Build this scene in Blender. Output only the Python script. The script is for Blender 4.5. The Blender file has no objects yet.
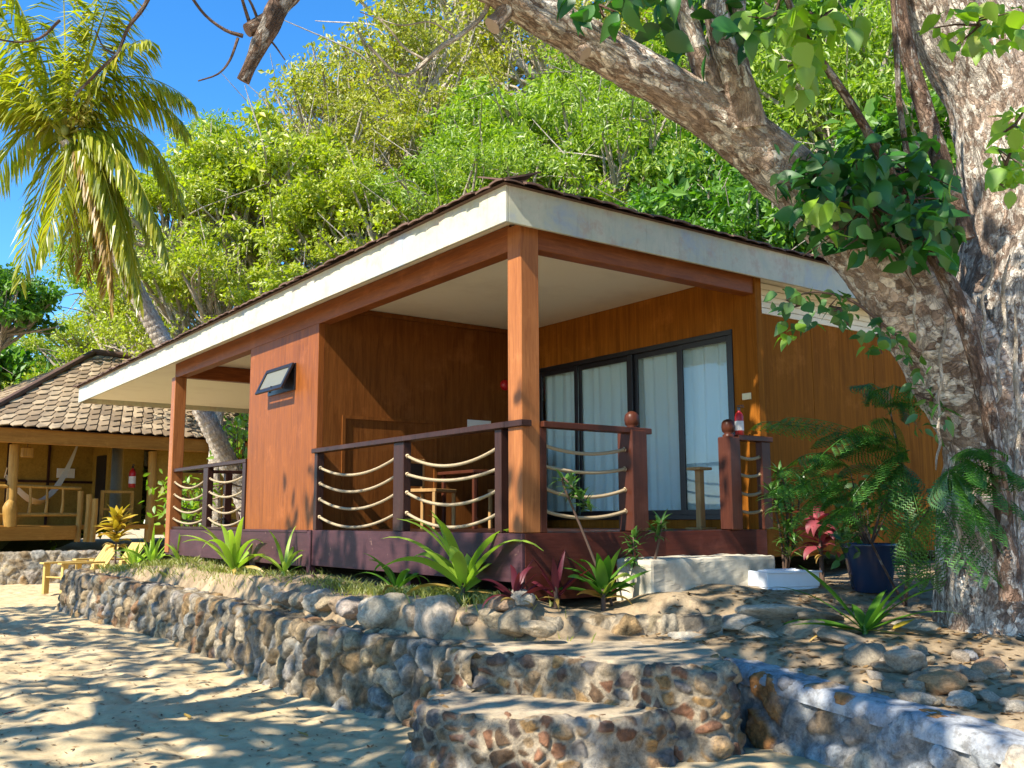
import bpy, bmesh, math, random
import numpy as np
from mathutils import Vector, Matrix

# ------------------------------------------------------------------ camera, world, sun
SC = bpy.context.scene
COL = SC.collection
FPX = 957.86
CAM = np.array([-4.8811, -6.4752, 0.1235])
YAW, PITCH, ROLL = 0.93479, 0.13940, -0.00458
_f = np.array([math.cos(PITCH)*math.cos(YAW), math.cos(PITCH)*math.sin(YAW), math.sin(PITCH)])
_r = np.array([math.sin(YAW), -math.cos(YAW), 0.0]); _u = np.cross(_r, _f)
_c, _s = math.cos(ROLL), math.sin(ROLL)
RT, UP, FW = _r*_c+_u*_s, -_r*_s+_u*_c, _f
cd = bpy.data.cameras.new('camera'); cam = bpy.data.objects.new('camera', cd); COL.objects.link(cam)
cd.sensor_width = 36.0; cd.lens = FPX/1024*36.0; cd.clip_start = 0.05; cd.clip_end = 3000
cam.matrix_world = Matrix([[RT[i], UP[i], -FW[i], CAM[i]] for i in range(3)]+[[0, 0, 0, 1]])
SC.camera = cam

SUN_AZ = (-0.984, -0.18); SUN_EL = math.radians(44)
W = bpy.data.worlds.new('World'); SC.world = W; W.use_nodes = True
nt = W.node_tree; nt.nodes.clear()
wo = nt.nodes.new('ShaderNodeOutputWorld'); bg = nt.nodes.new('ShaderNodeBackground'); sky = nt.nodes.new('ShaderNodeTexSky')
sky.sky_type = 'NISHITA'; sky.sun_disc = False; sky.sun_elevation = SUN_EL
_az = math.atan2(SUN_AZ[0], SUN_AZ[1])           # rotation from +Y, clockwise towards +X
sky.sun_rotation = _az; sky.altitude = 600; sky.air_density = 1.0; sky.dust_density = 0.0; sky.ozone_density = 5.0
hs = nt.nodes.new('ShaderNodeHueSaturation'); hs.inputs['Saturation'].default_value = 1.25
nt.links.new(sky.outputs[0], hs.inputs['Color']); nt.links.new(hs.outputs[0], bg.inputs['Color'])
bg.inputs['Strength'].default_value = 0.14
nt.links.new(bg.outputs[0], wo.inputs[0])
sl = bpy.data.lights.new('sun', 'SUN'); sl.energy = 4.6; sl.angle = math.radians(0.55); sl.color = (1.0, 0.93, 0.80)
so = bpy.data.objects.new('sun', sl); COL.objects.link(so)
_h = math.hypot(*SUN_AZ)
SUNV = Vector((SUN_AZ[0]/_h*math.cos(SUN_EL), SUN_AZ[1]/_h*math.cos(SUN_EL), math.sin(SUN_EL)))
so.rotation_euler = SUNV.to_track_quat('Z', 'Y').to_euler()
so.location = SUNV*40
SC.view_settings.view_transform = 'Standard'; SC.view_settings.look = 'None'
SC.view_settings.exposure = 1.2; SC.view_settings.gamma = 1.0
SC.cycles.max_bounces = 8; SC.cycles.diffuse_bounces = 4; SC.cycles.glossy_bounces = 3
SC.cycles.transmission_bounces = 4; SC.cycles.transparent_max_bounces = 8
SC.cycles.caustics_reflective = False; SC.cycles.caustics_refractive = False
SC.cycles.sample_clamp_indirect = 6

rnd = random.Random(7); RG = np.random.default_rng(11)
A3 = lambda *a: np.array(a, float)

def at(px, py, d):                                # a point of the place, d metres along the view axis
    return CAM + (FW + RT*(px-512)/FPX - UP*(py-384)/FPX)*d
def at_y(px, py, Y):
    d = FW + RT*(px-512)/FPX - UP*(py-384)/FPX; return CAM + d*(Y-CAM[1])/d[1]

# ------------------------------------------------------------------ noise
def _hash(ix, iy, iz, seed):
    n = (ix*374761393 + iy*668265263 + iz*2147483647 + seed*1274126177) & 0xffffffff
    n = ((n ^ (n >> 13))*1274126177) & 0xffffffff
    n = ((n ^ (n >> 15))*2246822519) & 0xffffffff
    return ((n ^ (n >> 16)) & 0xffffff)/float(0xffffff)
def vnoise(P, seed=0):
    P = np.asarray(P, float); I = np.floor(P).astype(np.int64); f = P-I; f = f*f*(3-2*f)
    out = 0
    for dx in (0, 1):
        for dy in (0, 1):
            for dz in (0, 1):
                w = (f[..., 0] if dx else 1-f[..., 0])*(f[..., 1] if dy else 1-f[..., 1])*(f[..., 2] if dz else 1-f[..., 2])
                out = out + w*_hash(I[..., 0]+dx, I[..., 1]+dy, I[..., 2]+dz, seed)
    return out*2-1
def fbm(P, oct=4, seed=0):
    P = np.asarray(P, float); a, t = 1.0, 0
    for o in range(oct):
        t = t + a*vnoise(P*2**o, seed+o*17); a *= .5
    return t/1.6
def smooth(a, b, x):
    t = np.clip((x-a)/(b-a), 0, 1); return t*t*(3-2*t)

# ------------------------------------------------------------------ mesh building
def mesh(name, V, faces, uv=None, col=None, smooth_=False):
    """V (n,3); faces: list of index arrays (m,k); uv per vertex (n,2); col per vertex (n,3)"""
    me = bpy.data.meshes.new(name); V = np.ascontiguousarray(V, dtype=np.float32)
    faces = [np.asarray(f, dtype=np.int32) for f in faces if len(f)]
    me.vertices.add(len(V)); me.vertices.foreach_set('co', V.ravel())
    li = np.concatenate([f.ravel() for f in faces]); ks = np.concatenate([np.full(len(f), f.shape[1], np.int32) for f in faces])
    ls = np.concatenate([[0], np.cumsum(ks)[:-1]]).astype(np.int32)
    me.loops.add(len(li)); me.loops.foreach_set('vertex_index', li)
    me.polygons.add(len(ks)); me.polygons.foreach_set('loop_start', ls)
    if uv is not None:
        l = me.uv_layers.new(name='UVMap'); l.data.foreach_set('uv', np.asarray(uv, np.float32)[li].ravel())
    if col is not None:
        c = me.color_attributes.new('tint', 'FLOAT_COLOR', 'POINT')
        c.data.foreach_set('color', np.concatenate([col, np.ones((len(col), 1))], 1).astype(np.float32).ravel())
    me.update(calc_edges=True); me.validate()
    me.polygons.foreach_set('use_smooth', np.full(len(ks), bool(smooth_)))
    return me

def obj(name, me, mat=None, parent=None):
    if isinstance(me, MB): me = me.mesh(name)
    o = bpy.data.objects.new(name, me); COL.objects.link(o)
    if mat and not me.materials: me.materials.append(mat)
    if parent:
        o.parent = parent
        o.matrix_parent_inverse = Matrix.Identity(4)
        w = Vector((0, 0, 0)); q = parent; loc_ = False
        while q:
            w += Vector(q.location); loc_ = loc_ or bool(q.get('_local')); q = q.parent
        o.location = (0, 0, 0) if loc_ else -w
    return o
def thing(name, label, cat, loc=(0, 0, 0), group=None, local=False):
    o = bpy.data.objects.new(name, None); COL.objects.link(o); o.location = loc; o.empty_display_size = .2
    o['label'] = label; o['category'] = cat
    if group: o['group'] = group
    if local: o['_local'] = 1
    return o
def tag(o, label, cat, group=None):
    o['label'] = label; o['category'] = cat
    if group: o['group'] = group
    return o
def struct(name, me, mat):
    o = obj(name, me, mat); o['kind'] = 'structure'; return o
def stuff(name, me, mat, label, cat):
    o = obj(name, me, mat); o['kind'] = 'stuff'; o['label'] = label; o['category'] = cat; return o
def dup(root, loc, rotz=0, scale=1, label=None, group=None, tilt=(0, 0)):
    r = root.copy(); COL.objects.link(r); r.location = loc; r.rotation_euler = (tilt[0], tilt[1], rotz)
    r.scale = (scale,)*3 if np.isscalar(scale) else scale
    if label: r['label'] = label
    if group: r['group'] = group
    for ch in list(root.children):
        c = ch.copy(); COL.objects.link(c); c.parent = r
        for g in list(ch.children):
            d = g.copy(); COL.objects.link(d); d.parent = c
    return r

class MB:
    def __init__(s): s.V = []; s.F = {}; s.U = []; s.n = 0; s.sm = False
    def add(s, V, F, uv=None):
        V = np.asarray(V, float).reshape(-1, 3); s.V.append(V)
        s.U.append(np.zeros((len(V), 2)) if uv is None else np.asarray(uv, float))
        for f in (F if isinstance(F, list) else [F]):
            f = np.asarray(f, int)
            s.F.setdefault(f.shape[1], []).append(f+s.n)
        s.n += len(V); return s
    def mesh(s, name):
        return mesh(name, np.concatenate(s.V), [np.concatenate(v) for v in s.F.values()], np.concatenate(s.U), None, s.sm)
    def box(s, lo, hi, bev=0.0, M=None, off=(0, 0, 0)):
        lo = np.array(lo, float); hi = np.array(hi, float); lo, hi = np.minimum(lo, hi), np.maximum(lo, hi)
        b = min(bev, .45*float(np.min(hi-lo)))
        if b <= 0:
            V = np.array([[(lo, hi)[i][0], (lo, hi)[j][1], (lo, hi)[k][2]] for i in (0, 1) for j in (0, 1) for k in (0, 1)])
            F = np.array([[0, 1, 3, 2], [4, 6, 7, 5], [0, 4, 5, 1], [2, 3, 7, 6], [0, 2, 6, 4], [1, 5, 7, 3]])
            Fs = [F]
        else:
            bm = bmesh.new(); bmesh.ops.create_cube(bm, size=1)
            for v in bm.verts: v.co = Vector([(lo[i]+hi[i])/2+v.co[i]*(hi[i]-lo[i]) for i in range(3)])
            bmesh.ops.bevel(bm, geom=bm.edges[:], offset=b, segments=1, profile=.5, affect='EDGES')
            bm.verts.ensure_lookup_table(); V = np.array([v.co[:] for v in bm.verts]); d = {}
            for f in bm.faces: d.setdefault(len(f.verts), []).append([v.index for v in f.verts])
            Fs = [np.array(x) for x in d.values()]; bm.free()
        if M is not None: V = V@np.array(M).T
        return s.add(V+np.array(off), Fs)
    def tube(s, pts, rad, n=10, cap=True, res=None, disp=None, uvs=1.0, squash=None):
        P = np.array(pts, float); R = np.full(len(P), rad, float) if np.isscalar(rad) else np.array(rad, float)
        if res: P, R = resample(P, R, res)
        T = np.gradient(P, axis=0); T /= np.linalg.norm(T, axis=1)[:, None]+1e-12
        a = np.array([0, 0, 1.0]) if abs(T[0][2]) < .9 else np.array([1.0, 0, 0])
        N = np.cross(T[0], a); N /= np.linalg.norm(N); Ns = [N]
        for i in range(1, len(P)):
            N = Ns[-1]-T[i]*(Ns[-1]@T[i]); Ns.append(N/np.linalg.norm(N))
        N = np.array(Ns); B = np.cross(T, N)
        th = np.linspace(0, 2*math.pi, n+1)
        S = np.concatenate([[0], np.cumsum(np.linalg.norm(np.diff(P, axis=0), axis=1))])
        D = N[:, None]*np.cos(th)[None, :, None]+B[:, None]*np.sin(th)[None, :, None]
        rr = R[:, None]*np.ones((1, n+1))
        if disp is not None:
            rr = rr + disp(S[:, None]+0*rr, th[None]+0*rr, R[:, None]+0*rr, P[:, None]+D*rr[..., None])
        V = P[:, None]+D*rr[..., None]
        U = np.stack([(th[None]/(2*math.pi))*uvs*np.mean(R)*6.283+0*rr, S[:, None]*uvs+0*rr], -1)
        m = len(P); i = np.arange(m-1)[:, None]*(n+1)+np.arange(n)[None]
        F = np.stack([i, i+1, i+n+2, i+n+1], -1).reshape(-1, 4)
        s.add(V.reshape(-1, 3), [F], U.reshape(-1, 2))
        if cap:
            s.add(V[0, :n], np.arange(n)[::-1][None]); s.add(V[-1, :n], np.arange(n)[None])
        return s
    def lathe(s, c, prof, n=24, cap=True):
        th = np.arange(n)*2*math.pi/n; prof = np.array(prof, float)
        V = np.stack([np.outer(prof[:, 0], np.cos(th)), np.outer(prof[:, 0], np.sin(th)), prof[:, 1][:, None]+0*th[None]], -1)+np.array(c)
        m = len(prof); i = np.arange(m-1)[:, None]*n; j = np.arange(n)[None]; k = (j+1) % n
        s.add(V.reshape(-1, 3), np.stack([i+j, i+k, i+n+k, i+n+j], -1).reshape(-1, 4))
        if cap: s.add(V[0], np.arange(n)[::-1][None]); s.add(V[-1], np.arange(n)[None])
        return s
    def leaf(s, c, d, nrm, L, Wd, fold=.25, curl=.15):          # an oval leaf folded along its rib
        c, d, nrm = map(lambda q: np.array(q, float), (c, d, nrm)); d /= np.linalg.norm(d)+1e-9
        b = np.cross(nrm, d); b /= np.linalg.norm(b)+1e-9; u = np.cross(d, b); V = []
        for t_, w_ in ((0, .05), (.16, .36), (.38, .5), (.62, .41), (.84, .18), (1, .01)):
            q = c+d*L*t_-u*curl*L*t_*t_; e_ = b*Wd*w_; k = u*fold*Wd*w_
            V += [q+e_+k, q, q-e_+k]
        i = np.arange(5)[:, None]*3+np.arange(2)[None]
        return s.add(V, np.stack([i, i+1, i+4, i+3], -1).reshape(-1, 4))
    def strap(s, c, az, L, Wd, up=1.1, droop=1.6, seg=9, fold=.2, tip=.05, twist=0):   # arching strap leaf
        p = np.array(c, float); ang = up; pts = []; step = L/seg
        for i in range(seg+1):
            t = i/seg; w = Wd*min(1, .45+2.2*t)*(1-t**2.6*(1-tip))
            side = np.array([-math.sin(az), math.cos(az), 0]); dirv = np.array([math.cos(az)*math.cos(ang), math.sin(az)*math.cos(ang), math.sin(ang)])
            nv = np.cross(dirv, side); side2 = side*math.cos(twist*t)+nv*math.sin(twist*t)
            pts += [p-side2*w/2+nv*-fold*w*.5, p.copy(), p+side2*w/2+nv*-fold*w*.5]
            p = p+dirv*step; ang -= droop*step/L*(.4+1.2*t)
        i = np.arange(seg)[:, None]*3+np.arange(2)[None]
        return s.add(pts, np.stack([i, i+1, i+4, i+3], -1).reshape(-1, 4))

def resample(P, R, step):
    """Catmull-Rom through P, sampled about every step metres"""
    P = np.asarray(P, float); R = np.asarray(R, float); Q = np.vstack([2*P[0]-P[1], P, 2*P[-1]-P[-2]]); o = []; r = []
    for i in range(len(P)-1):
        n = max(1, int(np.linalg.norm(P[i+1]-P[i])/step)); t = (np.arange(n)/n)[:, None]
        a, b, c, d = Q[i:i+4]
        o.append(.5*((2*b)+(-a+c)*t+(2*a-5*b+4*c-d)*t**2+(-a+3*b-3*c+d)*t**3)); r.append(R[i]+(R[i+1]-R[i])*t[:, 0])
    return np.vstack(o+[P[-1:]]), np.concatenate(r+[R[-1:]])

# ------------------------------------------------------------------ materials
class NT:
    def __init__(s, name):
        s.m = bpy.data.materials.new(name); s.m.use_nodes = True; s.t = s.m.node_tree; s.t.nodes.clear()
        s.out = s.n('OutputMaterial')
    def n(s, k, **kw):
        n = s.t.nodes.new('ShaderNode'+k)
        for a, v in kw.items(): setattr(n, a, v)
        return n
    def l(s, a, b): s.t.links.new(a, b)
    def coord(s, kind='Object', scale=(1, 1, 1), rot=(0, 0, 0)):
        c = s.n('TexCoord'); m = s.n('Mapping'); m.inputs['Scale'].default_value = scale; m.inputs['Rotation'].default_value = rot
        s.l(c.outputs[kind], m.inputs[0]); return m.outputs[0]
    def noise(s, v, sc, det=4, rough=.55, dist=0):
        n = s.n('TexNoise'); n.inputs['Scale'].default_value = sc; n.inputs['Detail'].default_value = det
        n.inputs['Roughness'].default_value = rough; n.inputs['Distortion'].default_value = dist
        s.l(v, n.inputs['Vector']); return n.outputs['Fac']
    def vor(s, v, sc, feat='F1', rand=1):
        n = s.n('TexVoronoi', feature=feat); n.inputs['Scale'].default_value = sc; n.inputs['Randomness'].default_value = rand
        s.l(v, n.inputs['Vector']); return n
    def ramp(s, fac, stops):
        r = s.n('ValToRGB'); e = r.color_ramp.elements
        while len(e) > 1: e.remove(e[-1])
        e[0].position = stops[0][0]; e[0].color = (*stops[0][1], 1)
        for p, c in stops[1:]:
            q = e.new(p); q.color = (*c, 1)
        s.l(fac, r.inputs[0]); return r.outputs[0]
    def mix(s, fac, a, b, mode='MIX'):
        m = s.n('MixRGB', blend_type=mode)
        for i, v in ((0, fac), (1, a), (2, b)):
            if hasattr(v, 'links') or hasattr(v, 'is_linked'): s.l(v, m.inputs[i])
            else: m.inputs[i].default_value = v if i == 0 else (*v, 1)
        return m.outputs[0]
    def math(s, op, a, b=0.0, clamp=False):
        m = s.n('Math', operation=op, use_clamp=clamp)
        for i, v in ((0, a), (1, b)):
            if hasattr(v, 'is_linked'): s.l(v, m.inputs[i])
            else: m.inputs[i].default_value = v
        return m.outputs[0]
    def bump(s, h, st=.3, d=.02, prev=None):
        b = s.n('Bump'); b.inputs['Strength'].default_value = st; b.inputs['Distance'].default_value = d
        s.l(h, b.inputs['Height'])
        if prev is not None: s.l(prev, b.inputs['Normal'])
        return b.outputs[0]
    def pbr(s, col, rough=.6, norm=None, spec=.4, metal=0, **kw):
        p = s.n('BsdfPrincipled')
        for k, v in (('Base Color', col), ('Roughness', rough), ('Specular IOR Level', spec), ('Metallic', metal), *kw.items()):
            if hasattr(v, 'is_linked'): s.l(v, p.inputs[k])
            else: p.inputs[k].default_value = (*v, 1) if isinstance(v, tuple) and len(v) == 3 else v
        if norm is not None: s.l(norm, p.inputs['Normal'])
        s.l(p.outputs[0], s.out.inputs[0]); return s.m

def m_wood(name, dark, light, grain=(14, 14, .9), rough=.45, wear=None, spec=.15):
    t = NT(name); v = t.coord('Object', grain); a = t.noise(v, 2.2, 6, .65, .8)
    v2 = t.coord('Object', (1, 1, 1)); b = t.noise(v2, 1.1, 3)
    c = t.ramp(a, [(.28, dark), (.5, tuple((d+l)/2 for d, l in zip(dark, light))), (.72, light)])
    c = t.mix(t.math('MULTIPLY', b, .5), c, tuple(x*.62 for x in light))
    st_ = t.noise(t.coord('Object', tuple(max(.25, g*.16) for g in grain)), 3, 5, .7); c = t.mix(t.ramp(st_, [(.52, (0, 0, 0)), (.72, (.5, .5, .5))]), c, tuple(x*.55 for x in dark))
    c = t.mix(t.ramp(t.noise(v2, 2.3, 6, .7), [(.55, (0, 0, 0)), (.75, (.28, .28, .28))]), c, tuple(min(1, x*1.7+.03) for x in light))
    fine = t.noise(t.coord('Object', tuple(g*5 for g in grain)), 3, 3)
    c = t.mix(t.math('MULTIPLY', fine, .35), c, tuple(x*.45 for x in dark))
    if wear:
        w = t.math('GREATER_THAN', t.noise(v2, 7, 6, .7), .66); c = t.mix(t.math('MULTIPLY', w, .6), c, wear)
    rg = t.math('ADD', t.math('MULTIPLY', a, .25), rough-.12)
    return t.pbr(c, rg, t.bump(fine, .15, .004, t.bump(a, .12, .01)), spec)
def m_paint(name, base, dirt, sc=4, rough=.55, amt=.5, thr=(.5, .75)):
    t = NT(name); v = t.coord('Object'); a = t.noise(v, sc, 7, .65); b = t.noise(v, sc*.3, 3)
    c = t.mix(t.math('MULTIPLY', t.ramp(a, [(thr[0], (0, 0, 0)), (thr[1], (1, 1, 1))]), amt), base, dirt)
    c = t.mix(t.math('MULTIPLY', b, .25), c, tuple(x*.8 for x in base))
    return t.pbr(c, rough, t.bump(t.noise(v, 40, 4), .1, .003), .35)
def m_leaf(name, dark, light, trans=.45, rough=.5, yellow=None, gloss=.06):
    t = NT(name); g = t.n('NewGeometry'); oi = t.n('ObjectInfo')
    r = t.math('FRACT', t.math('ADD', g.outputs['Random Per Island'], t.math('MULTIPLY', oi.outputs['Random'], .37)))
    stops = [(0, dark), (.75, light)]
    if yellow: stops += [(.9, light), (1, yellow)]
    c = t.ramp(r, stops)
    n = t.noise(t.coord('Object'), .5, 3); c = t.mix(t.math('MULTIPLY', n, .45), c, tuple(x*.6 for x in dark))
    d = t.n('BsdfDiffuse'); tr = t.n('BsdfTranslucent'); gl = t.n('BsdfGlossy'); gl.inputs['Roughness'].default_value = rough
    t.l(c, d.inputs[0]); c2 = t.mix(1.0, c, (1.0, 1.15, .45), 'MULTIPLY')
    t.l(c2, tr.inputs[0])
    m = t.n('MixShader'); m.inputs[0].default_value = trans; t.l(d.outputs[0], m.inputs[1]); t.l(tr.outputs[0], m.inputs[2])
    m2 = t.n('MixShader'); m2.inputs[0].default_value = gloss; t.l(m.outputs[0], m2.inputs[1]); t.l(gl.outputs[0], m2.inputs[2])
    t.l(m2.outputs[0], t.out.inputs[0]); return t.m
def m_bark(name, cols, lichen, crack, uvsc=1.0, lich=.56):
    t = NT(name); uv = t.coord('UV', (uvsc*1.0, uvsc*.28, 1)); uv2 = t.coord('UV', (uvsc, uvsc*.7, 1))
    a = t.noise(uv, 12, 8, .7, .8); p = t.noise(uv2, 9, 8, .75, .5); q = t.noise(uv2, 1.5, 4)
    c = t.ramp(a, [(.3, cols[0]), (.48, cols[1]), (.68, cols[2])])
    wn = t.n('TexNoise'); wn.inputs['Scale'].default_value = 9; wn.inputs['Detail'].default_value = 4; t.l(uv2, wn.inputs['Vector'])
    va = t.n('VectorMath', operation='SCALE'); va.inputs['Scale'].default_value = .11; t.l(wn.outputs['Color'], va.inputs[0]); vb = t.n('VectorMath', operation='ADD'); t.l(t.coord('UV', (uvsc*1.25, uvsc*.55, 1)), vb.inputs[0]); t.l(va.outputs[0], vb.inputs[1])
    fl = t.vor(vb.outputs[0], 24); fr = t.n('SeparateColor'); t.l(fl.outputs['Color'], fr.inputs[0]); fe_ = t.vor(vb.outputs[0], 24, 'DISTANCE_TO_EDGE')
    c = t.mix(1.0, c, t.ramp(fr.outputs[1], [(0, (.62, .6, .58)), (1, (1.3, 1.3, 1.3))]), 'MULTIPLY')
    lm = t.math('ADD', t.math('ADD', p, t.math('MULTIPLY', t.math('SUBTRACT', q, .5), .9)), t.math('MULTIPLY', t.math('SUBTRACT', fr.outputs[0], .5), .34))
    lmk = t.ramp(lm, [(lich, (0, 0, 0)), (lich+.06, (.9, .9, .9))])
    c = t.mix(lmk, c, lichen)
    c = t.mix(t.ramp(t.noise(uv2, 30, 5, .7), [(.5, (0, 0, 0)), (.7, (.5, .5, .5))]), c, tuple(x*.5 for x in cols[0]))
    w1 = t.math('ABSOLUTE', t.math('SUBTRACT', t.noise(uv, 10, 6, .62, .6), .5)); w2 = t.math('ABSOLUTE', t.math('SUBTRACT', t.noise(t.coord('UV', (uvsc*.8, uvsc*.5, 1)), 13, 5, .6, .4), .5))
    ce = t.math('MAXIMUM', t.ramp(w1, [(.0, (1, 1, 1)), (.05, (0, 0, 0))]), t.math('MULTIPLY', t.ramp(w2, [(.0, (1, 1, 1)), (.03, (0, 0, 0))]), .7))
    pe = t.ramp(fe_.outputs['Distance'], [(.0, (1, 1, 1)), (.10, (0, 0, 0))]); ce = t.math('MAXIMUM', ce, t.math('MULTIPLY', pe, t.ramp(a, [(.35, (.85, .85, .85)), (.6, (.1, .1, .1))])))
    ce = t.math('MULTIPLY', ce, t.ramp(q, [(.35, (.45, .45, .45)), (.55, (1, 1, 1))]))
    c = t.mix(t.math('MULTIPLY', ce, .72), c, crack)
    hgt = t.math('ADD', t.math('SUBTRACT', a, t.math('MULTIPLY', ce, .6)), t.math('MULTIPLY', lmk, .12))
    return t.pbr(c, .85, t.bump(hgt, .9, .035, t.bump(p, .5, .02)), .2)
def m_stone_tint(name, rough=.85):                # stones: the tint of each stone is stored in the mesh
    t = NT(name); a = t.n('Attribute'); a.attribute_name = 'tint'
    v = t.coord('Object'); n1 = t.noise(v, 14, 8, .72, .3); n2 = t.noise(v, 55, 5, .7); n3 = t.noise(v, 3.2, 4)
    c = t.mix(1.0, a.outputs['Color'], t.ramp(n1, [(.28, (.30, .28, .26)), (.48, (.92, .9, .87)), (.7, (1.75, 1.65, 1.5))]), 'MULTIPLY')
    c = t.mix(t.ramp(n2, [(.55, (0, 0, 0)), (.72, (.6, .6, .6))]), c, (.05, .045, .04))
    c = t.mix(t.ramp(n3, [(.56, (0, 0, 0)), (.72, (.4, .4, .4))]), c, (.34, .36, .36))
    return t.pbr(c, rough, t.bump(n2, .8, .010, t.bump(n1, 1.0, .035)), .2)
def m_rock(name):
    t = NT(name); oi = t.n('ObjectInfo'); v = t.coord('Object'); n1 = t.noise(v, 7, 8, .72, .4); n2 = t.noise(v, 30, 5, .7)
    base = t.ramp(oi.outputs['Random'], [(0, (.26, .22, .16)), (.2, (.42, .33, .21)), (.4, (.50, .45, .36)), (.6, (.30, .21, .13)), (.75, (.56, .50, .41)), (.9, (.42, .24, .11)), (1, (.38, .38, .37))])
    c = t.mix(1.0, base, t.ramp(n1, [(.25, (.4, .38, .36)), (.5, (.95, .93, .9)), (.75, (1.5, 1.45, 1.4))]), 'MULTIPLY')
    c = t.mix(t.ramp(n2, [(.6, (0, 0, 0)), (.75, (.5, .5, .5))]), c, (.05, .045, .04))
    return t.pbr(c, .85, t.bump(n2, .4, .006, t.bump(n1, .8, .03)), .25)
def m_sand(name, c0, c1, c2, sc=1.0, dirt=None):
    t = NT(name); v = t.coord('Object'); a = t.noise(v, 1.3*sc, 5, .6); b = t.noise(v, 9*sc, 7, .7); g = t.noise(v, 160, 3, .7)
    c = t.ramp(a, [(.3, c0), (.55, c1), (.75, c2)])
    c = t.mix(t.ramp(b, [(.35, (.5, .5, .5)), (.5, (0, 0, 0))]), c, tuple(x*.72 for x in c0))
    c = t.mix(t.ramp(g, [(.58, (0, 0, 0)), (.7, (.55, .55, .55))]), c, tuple(x*.45 for x in c0))
    if dirt: c = t.mix(t.ramp(t.noise(v, 4, 7, .75), [(.5, (0, 0, 0)), (.66, (.85, .85, .85))]), c, dirt)
    return t.pbr(c, .95, t.bump(g, .35, .004, t.bump(b, .5, .03)), .1)
def m_plain(name, col, rough=.5, spec=.4, metal=0, var=.2):
    t = NT(name); v = t.coord('Object'); n = t.noise(v, 12, 5, .6)
    c = t.mix(t.math('MULTIPLY', n, var), col, tuple(x*.5 for x in col))
    return t.pbr(c, rough, t.bump(n, .08, .003), spec, metal)

M = {}
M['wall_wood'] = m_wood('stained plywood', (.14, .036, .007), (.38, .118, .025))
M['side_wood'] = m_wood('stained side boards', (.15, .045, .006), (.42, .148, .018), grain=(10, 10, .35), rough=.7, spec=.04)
M['porch_wood'] = m_wood('dark stained plywood', (.10, .031, .007), (.27, .092, .02), rough=.6, spec=.06)  # porch wall and trim: the wall plywood in a darker tone
M['post_wood'] = m_wood('stained post wood', (.24, .075, .022), (.50, .19, .06), rough=.4)
M['beam_wood'] = m_wood('stained beam wood', (.16, .045, .015), (.36, .115, .033), grain=(1.2, 1.2, 16))
M['dark_wood'] = m_wood('dark railing wood', (.028, .012, .009), (.066, .028, .02), rough=.35)
M['red_wood'] = m_wood('red brown newel wood', (.05, .014, .008), (.115, .036, .019), rough=.35)
M['base_board'] = m_wood('purple brown base board', (.050, .022, .028), (.105, .046, .052), grain=(1, 1, 9), wear=(.22, .13, .1))
M['base_red'] = m_wood('red brown base board', (.06, .013, .009), (.13, .034, .02), grain=(1, 1, 9))
t = NT('worn cream fascia paint'); v = t.coord('Object'); n1 = t.noise(v, 1.6, 6, .7, .4); n2 = t.noise(v, 5, 7, .72); n3 = t.noise(t.coord('Object', (6, 6, .6)), 3, 5, .7)
c = t.ramp(n1, [(.32, (.33, .37, .41)), (.46, (.45, .45, .34)), (.62, (.54, .50, .38))]); c = t.mix(t.ramp(n2, [(.52, (0, 0, 0)), (.66, (.6, .6, .6))]), c, (.42, .29, .22)); c = t.mix(t.ramp(n3, [(.54, (0, 0, 0)), (.72, (.35, .35, .35))]), c, (.22, .20, .16))
M['fascia'] = t.pbr(c, .55, t.bump(n2, .15, .004), .25)
M['soffit'] = m_paint('cream soffit paint', (.86, .81, .66), (.55, .46, .34), 1.2, .6, .35)
M['black'] = m_plain('black aluminium', (.012, .012, .014), .35, .5)
M['curtain'] = None
t = NT('pale blue curtain cloth'); v = t.coord('Object', (1, 1, .15)); n = t.noise(v, 6, 4)
c = t.mix(n, (.68, .93, .97), (.78, .97, .985)); d = t.n('BsdfDiffuse'); tr = t.n('BsdfTranslucent'); mx = t.n('MixShader'); mx.inputs[0].default_value = .35
t.l(c, d.inputs[0]); t.l(c, tr.inputs[0]); t.l(d.outputs[0], mx.inputs[1]); t.l(tr.outputs[0], mx.inputs[2]); t.l(mx.outputs[0], t.out.inputs[0]); M['curtain'] = t.m
def m_glass(name, tint=(.98, .99, .99), refl=1.0):
    t = NT(name); a = t.n('BsdfTransparent'); a.inputs[0].default_value = (*tint, 1); g = t.n('BsdfGlossy'); g.inputs['Roughness'].default_value = .01
    ge = t.n('NewGeometry'); dp = t.n('VectorMath', operation='DOT_PRODUCT'); t.l(ge.outputs['Normal'], dp.inputs[0]); t.l(ge.outputs['Incoming'], dp.inputs[1])
    f = t.math('ADD', .04, t.math('MULTIPLY', t.math('POWER', t.math('SUBTRACT', 1.0, t.math('ABSOLUTE', dp.outputs['Value'])), 5.0), .96)); m = t.n('MixShader')
    t.l(t.math('MULTIPLY', f, refl), m.inputs[0]); t.l(a.outputs[0], m.inputs[1]); t.l(g.outputs[0], m.inputs[2]); t.l(m.outputs[0], t.out.inputs[0]); return t.m
M['glass'] = m_glass('thin clear glass')
t = NT('tan twisted rope'); v = t.coord('UV', (1, 1, 1)); w = t.n('TexWave'); w.wave_type = 'BANDS'; w.bands_direction = 'DIAGONAL'; w.inputs['Scale'].default_value = 14
t.l(v, w.inputs[0]); c = t.ramp(w.outputs[1], [(0, (.16, .10, .05)), (.5, (.52, .40, .24)), (1, (.62, .5, .32))])
M['rope'] = t.pbr(c, .85, t.bump(w.outputs[1], .6, .008), .2)
M['sand'] = m_sand('beach sand', (.44, .335, .185), (.55, .42, .24), (.62, .485, .295))
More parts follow.
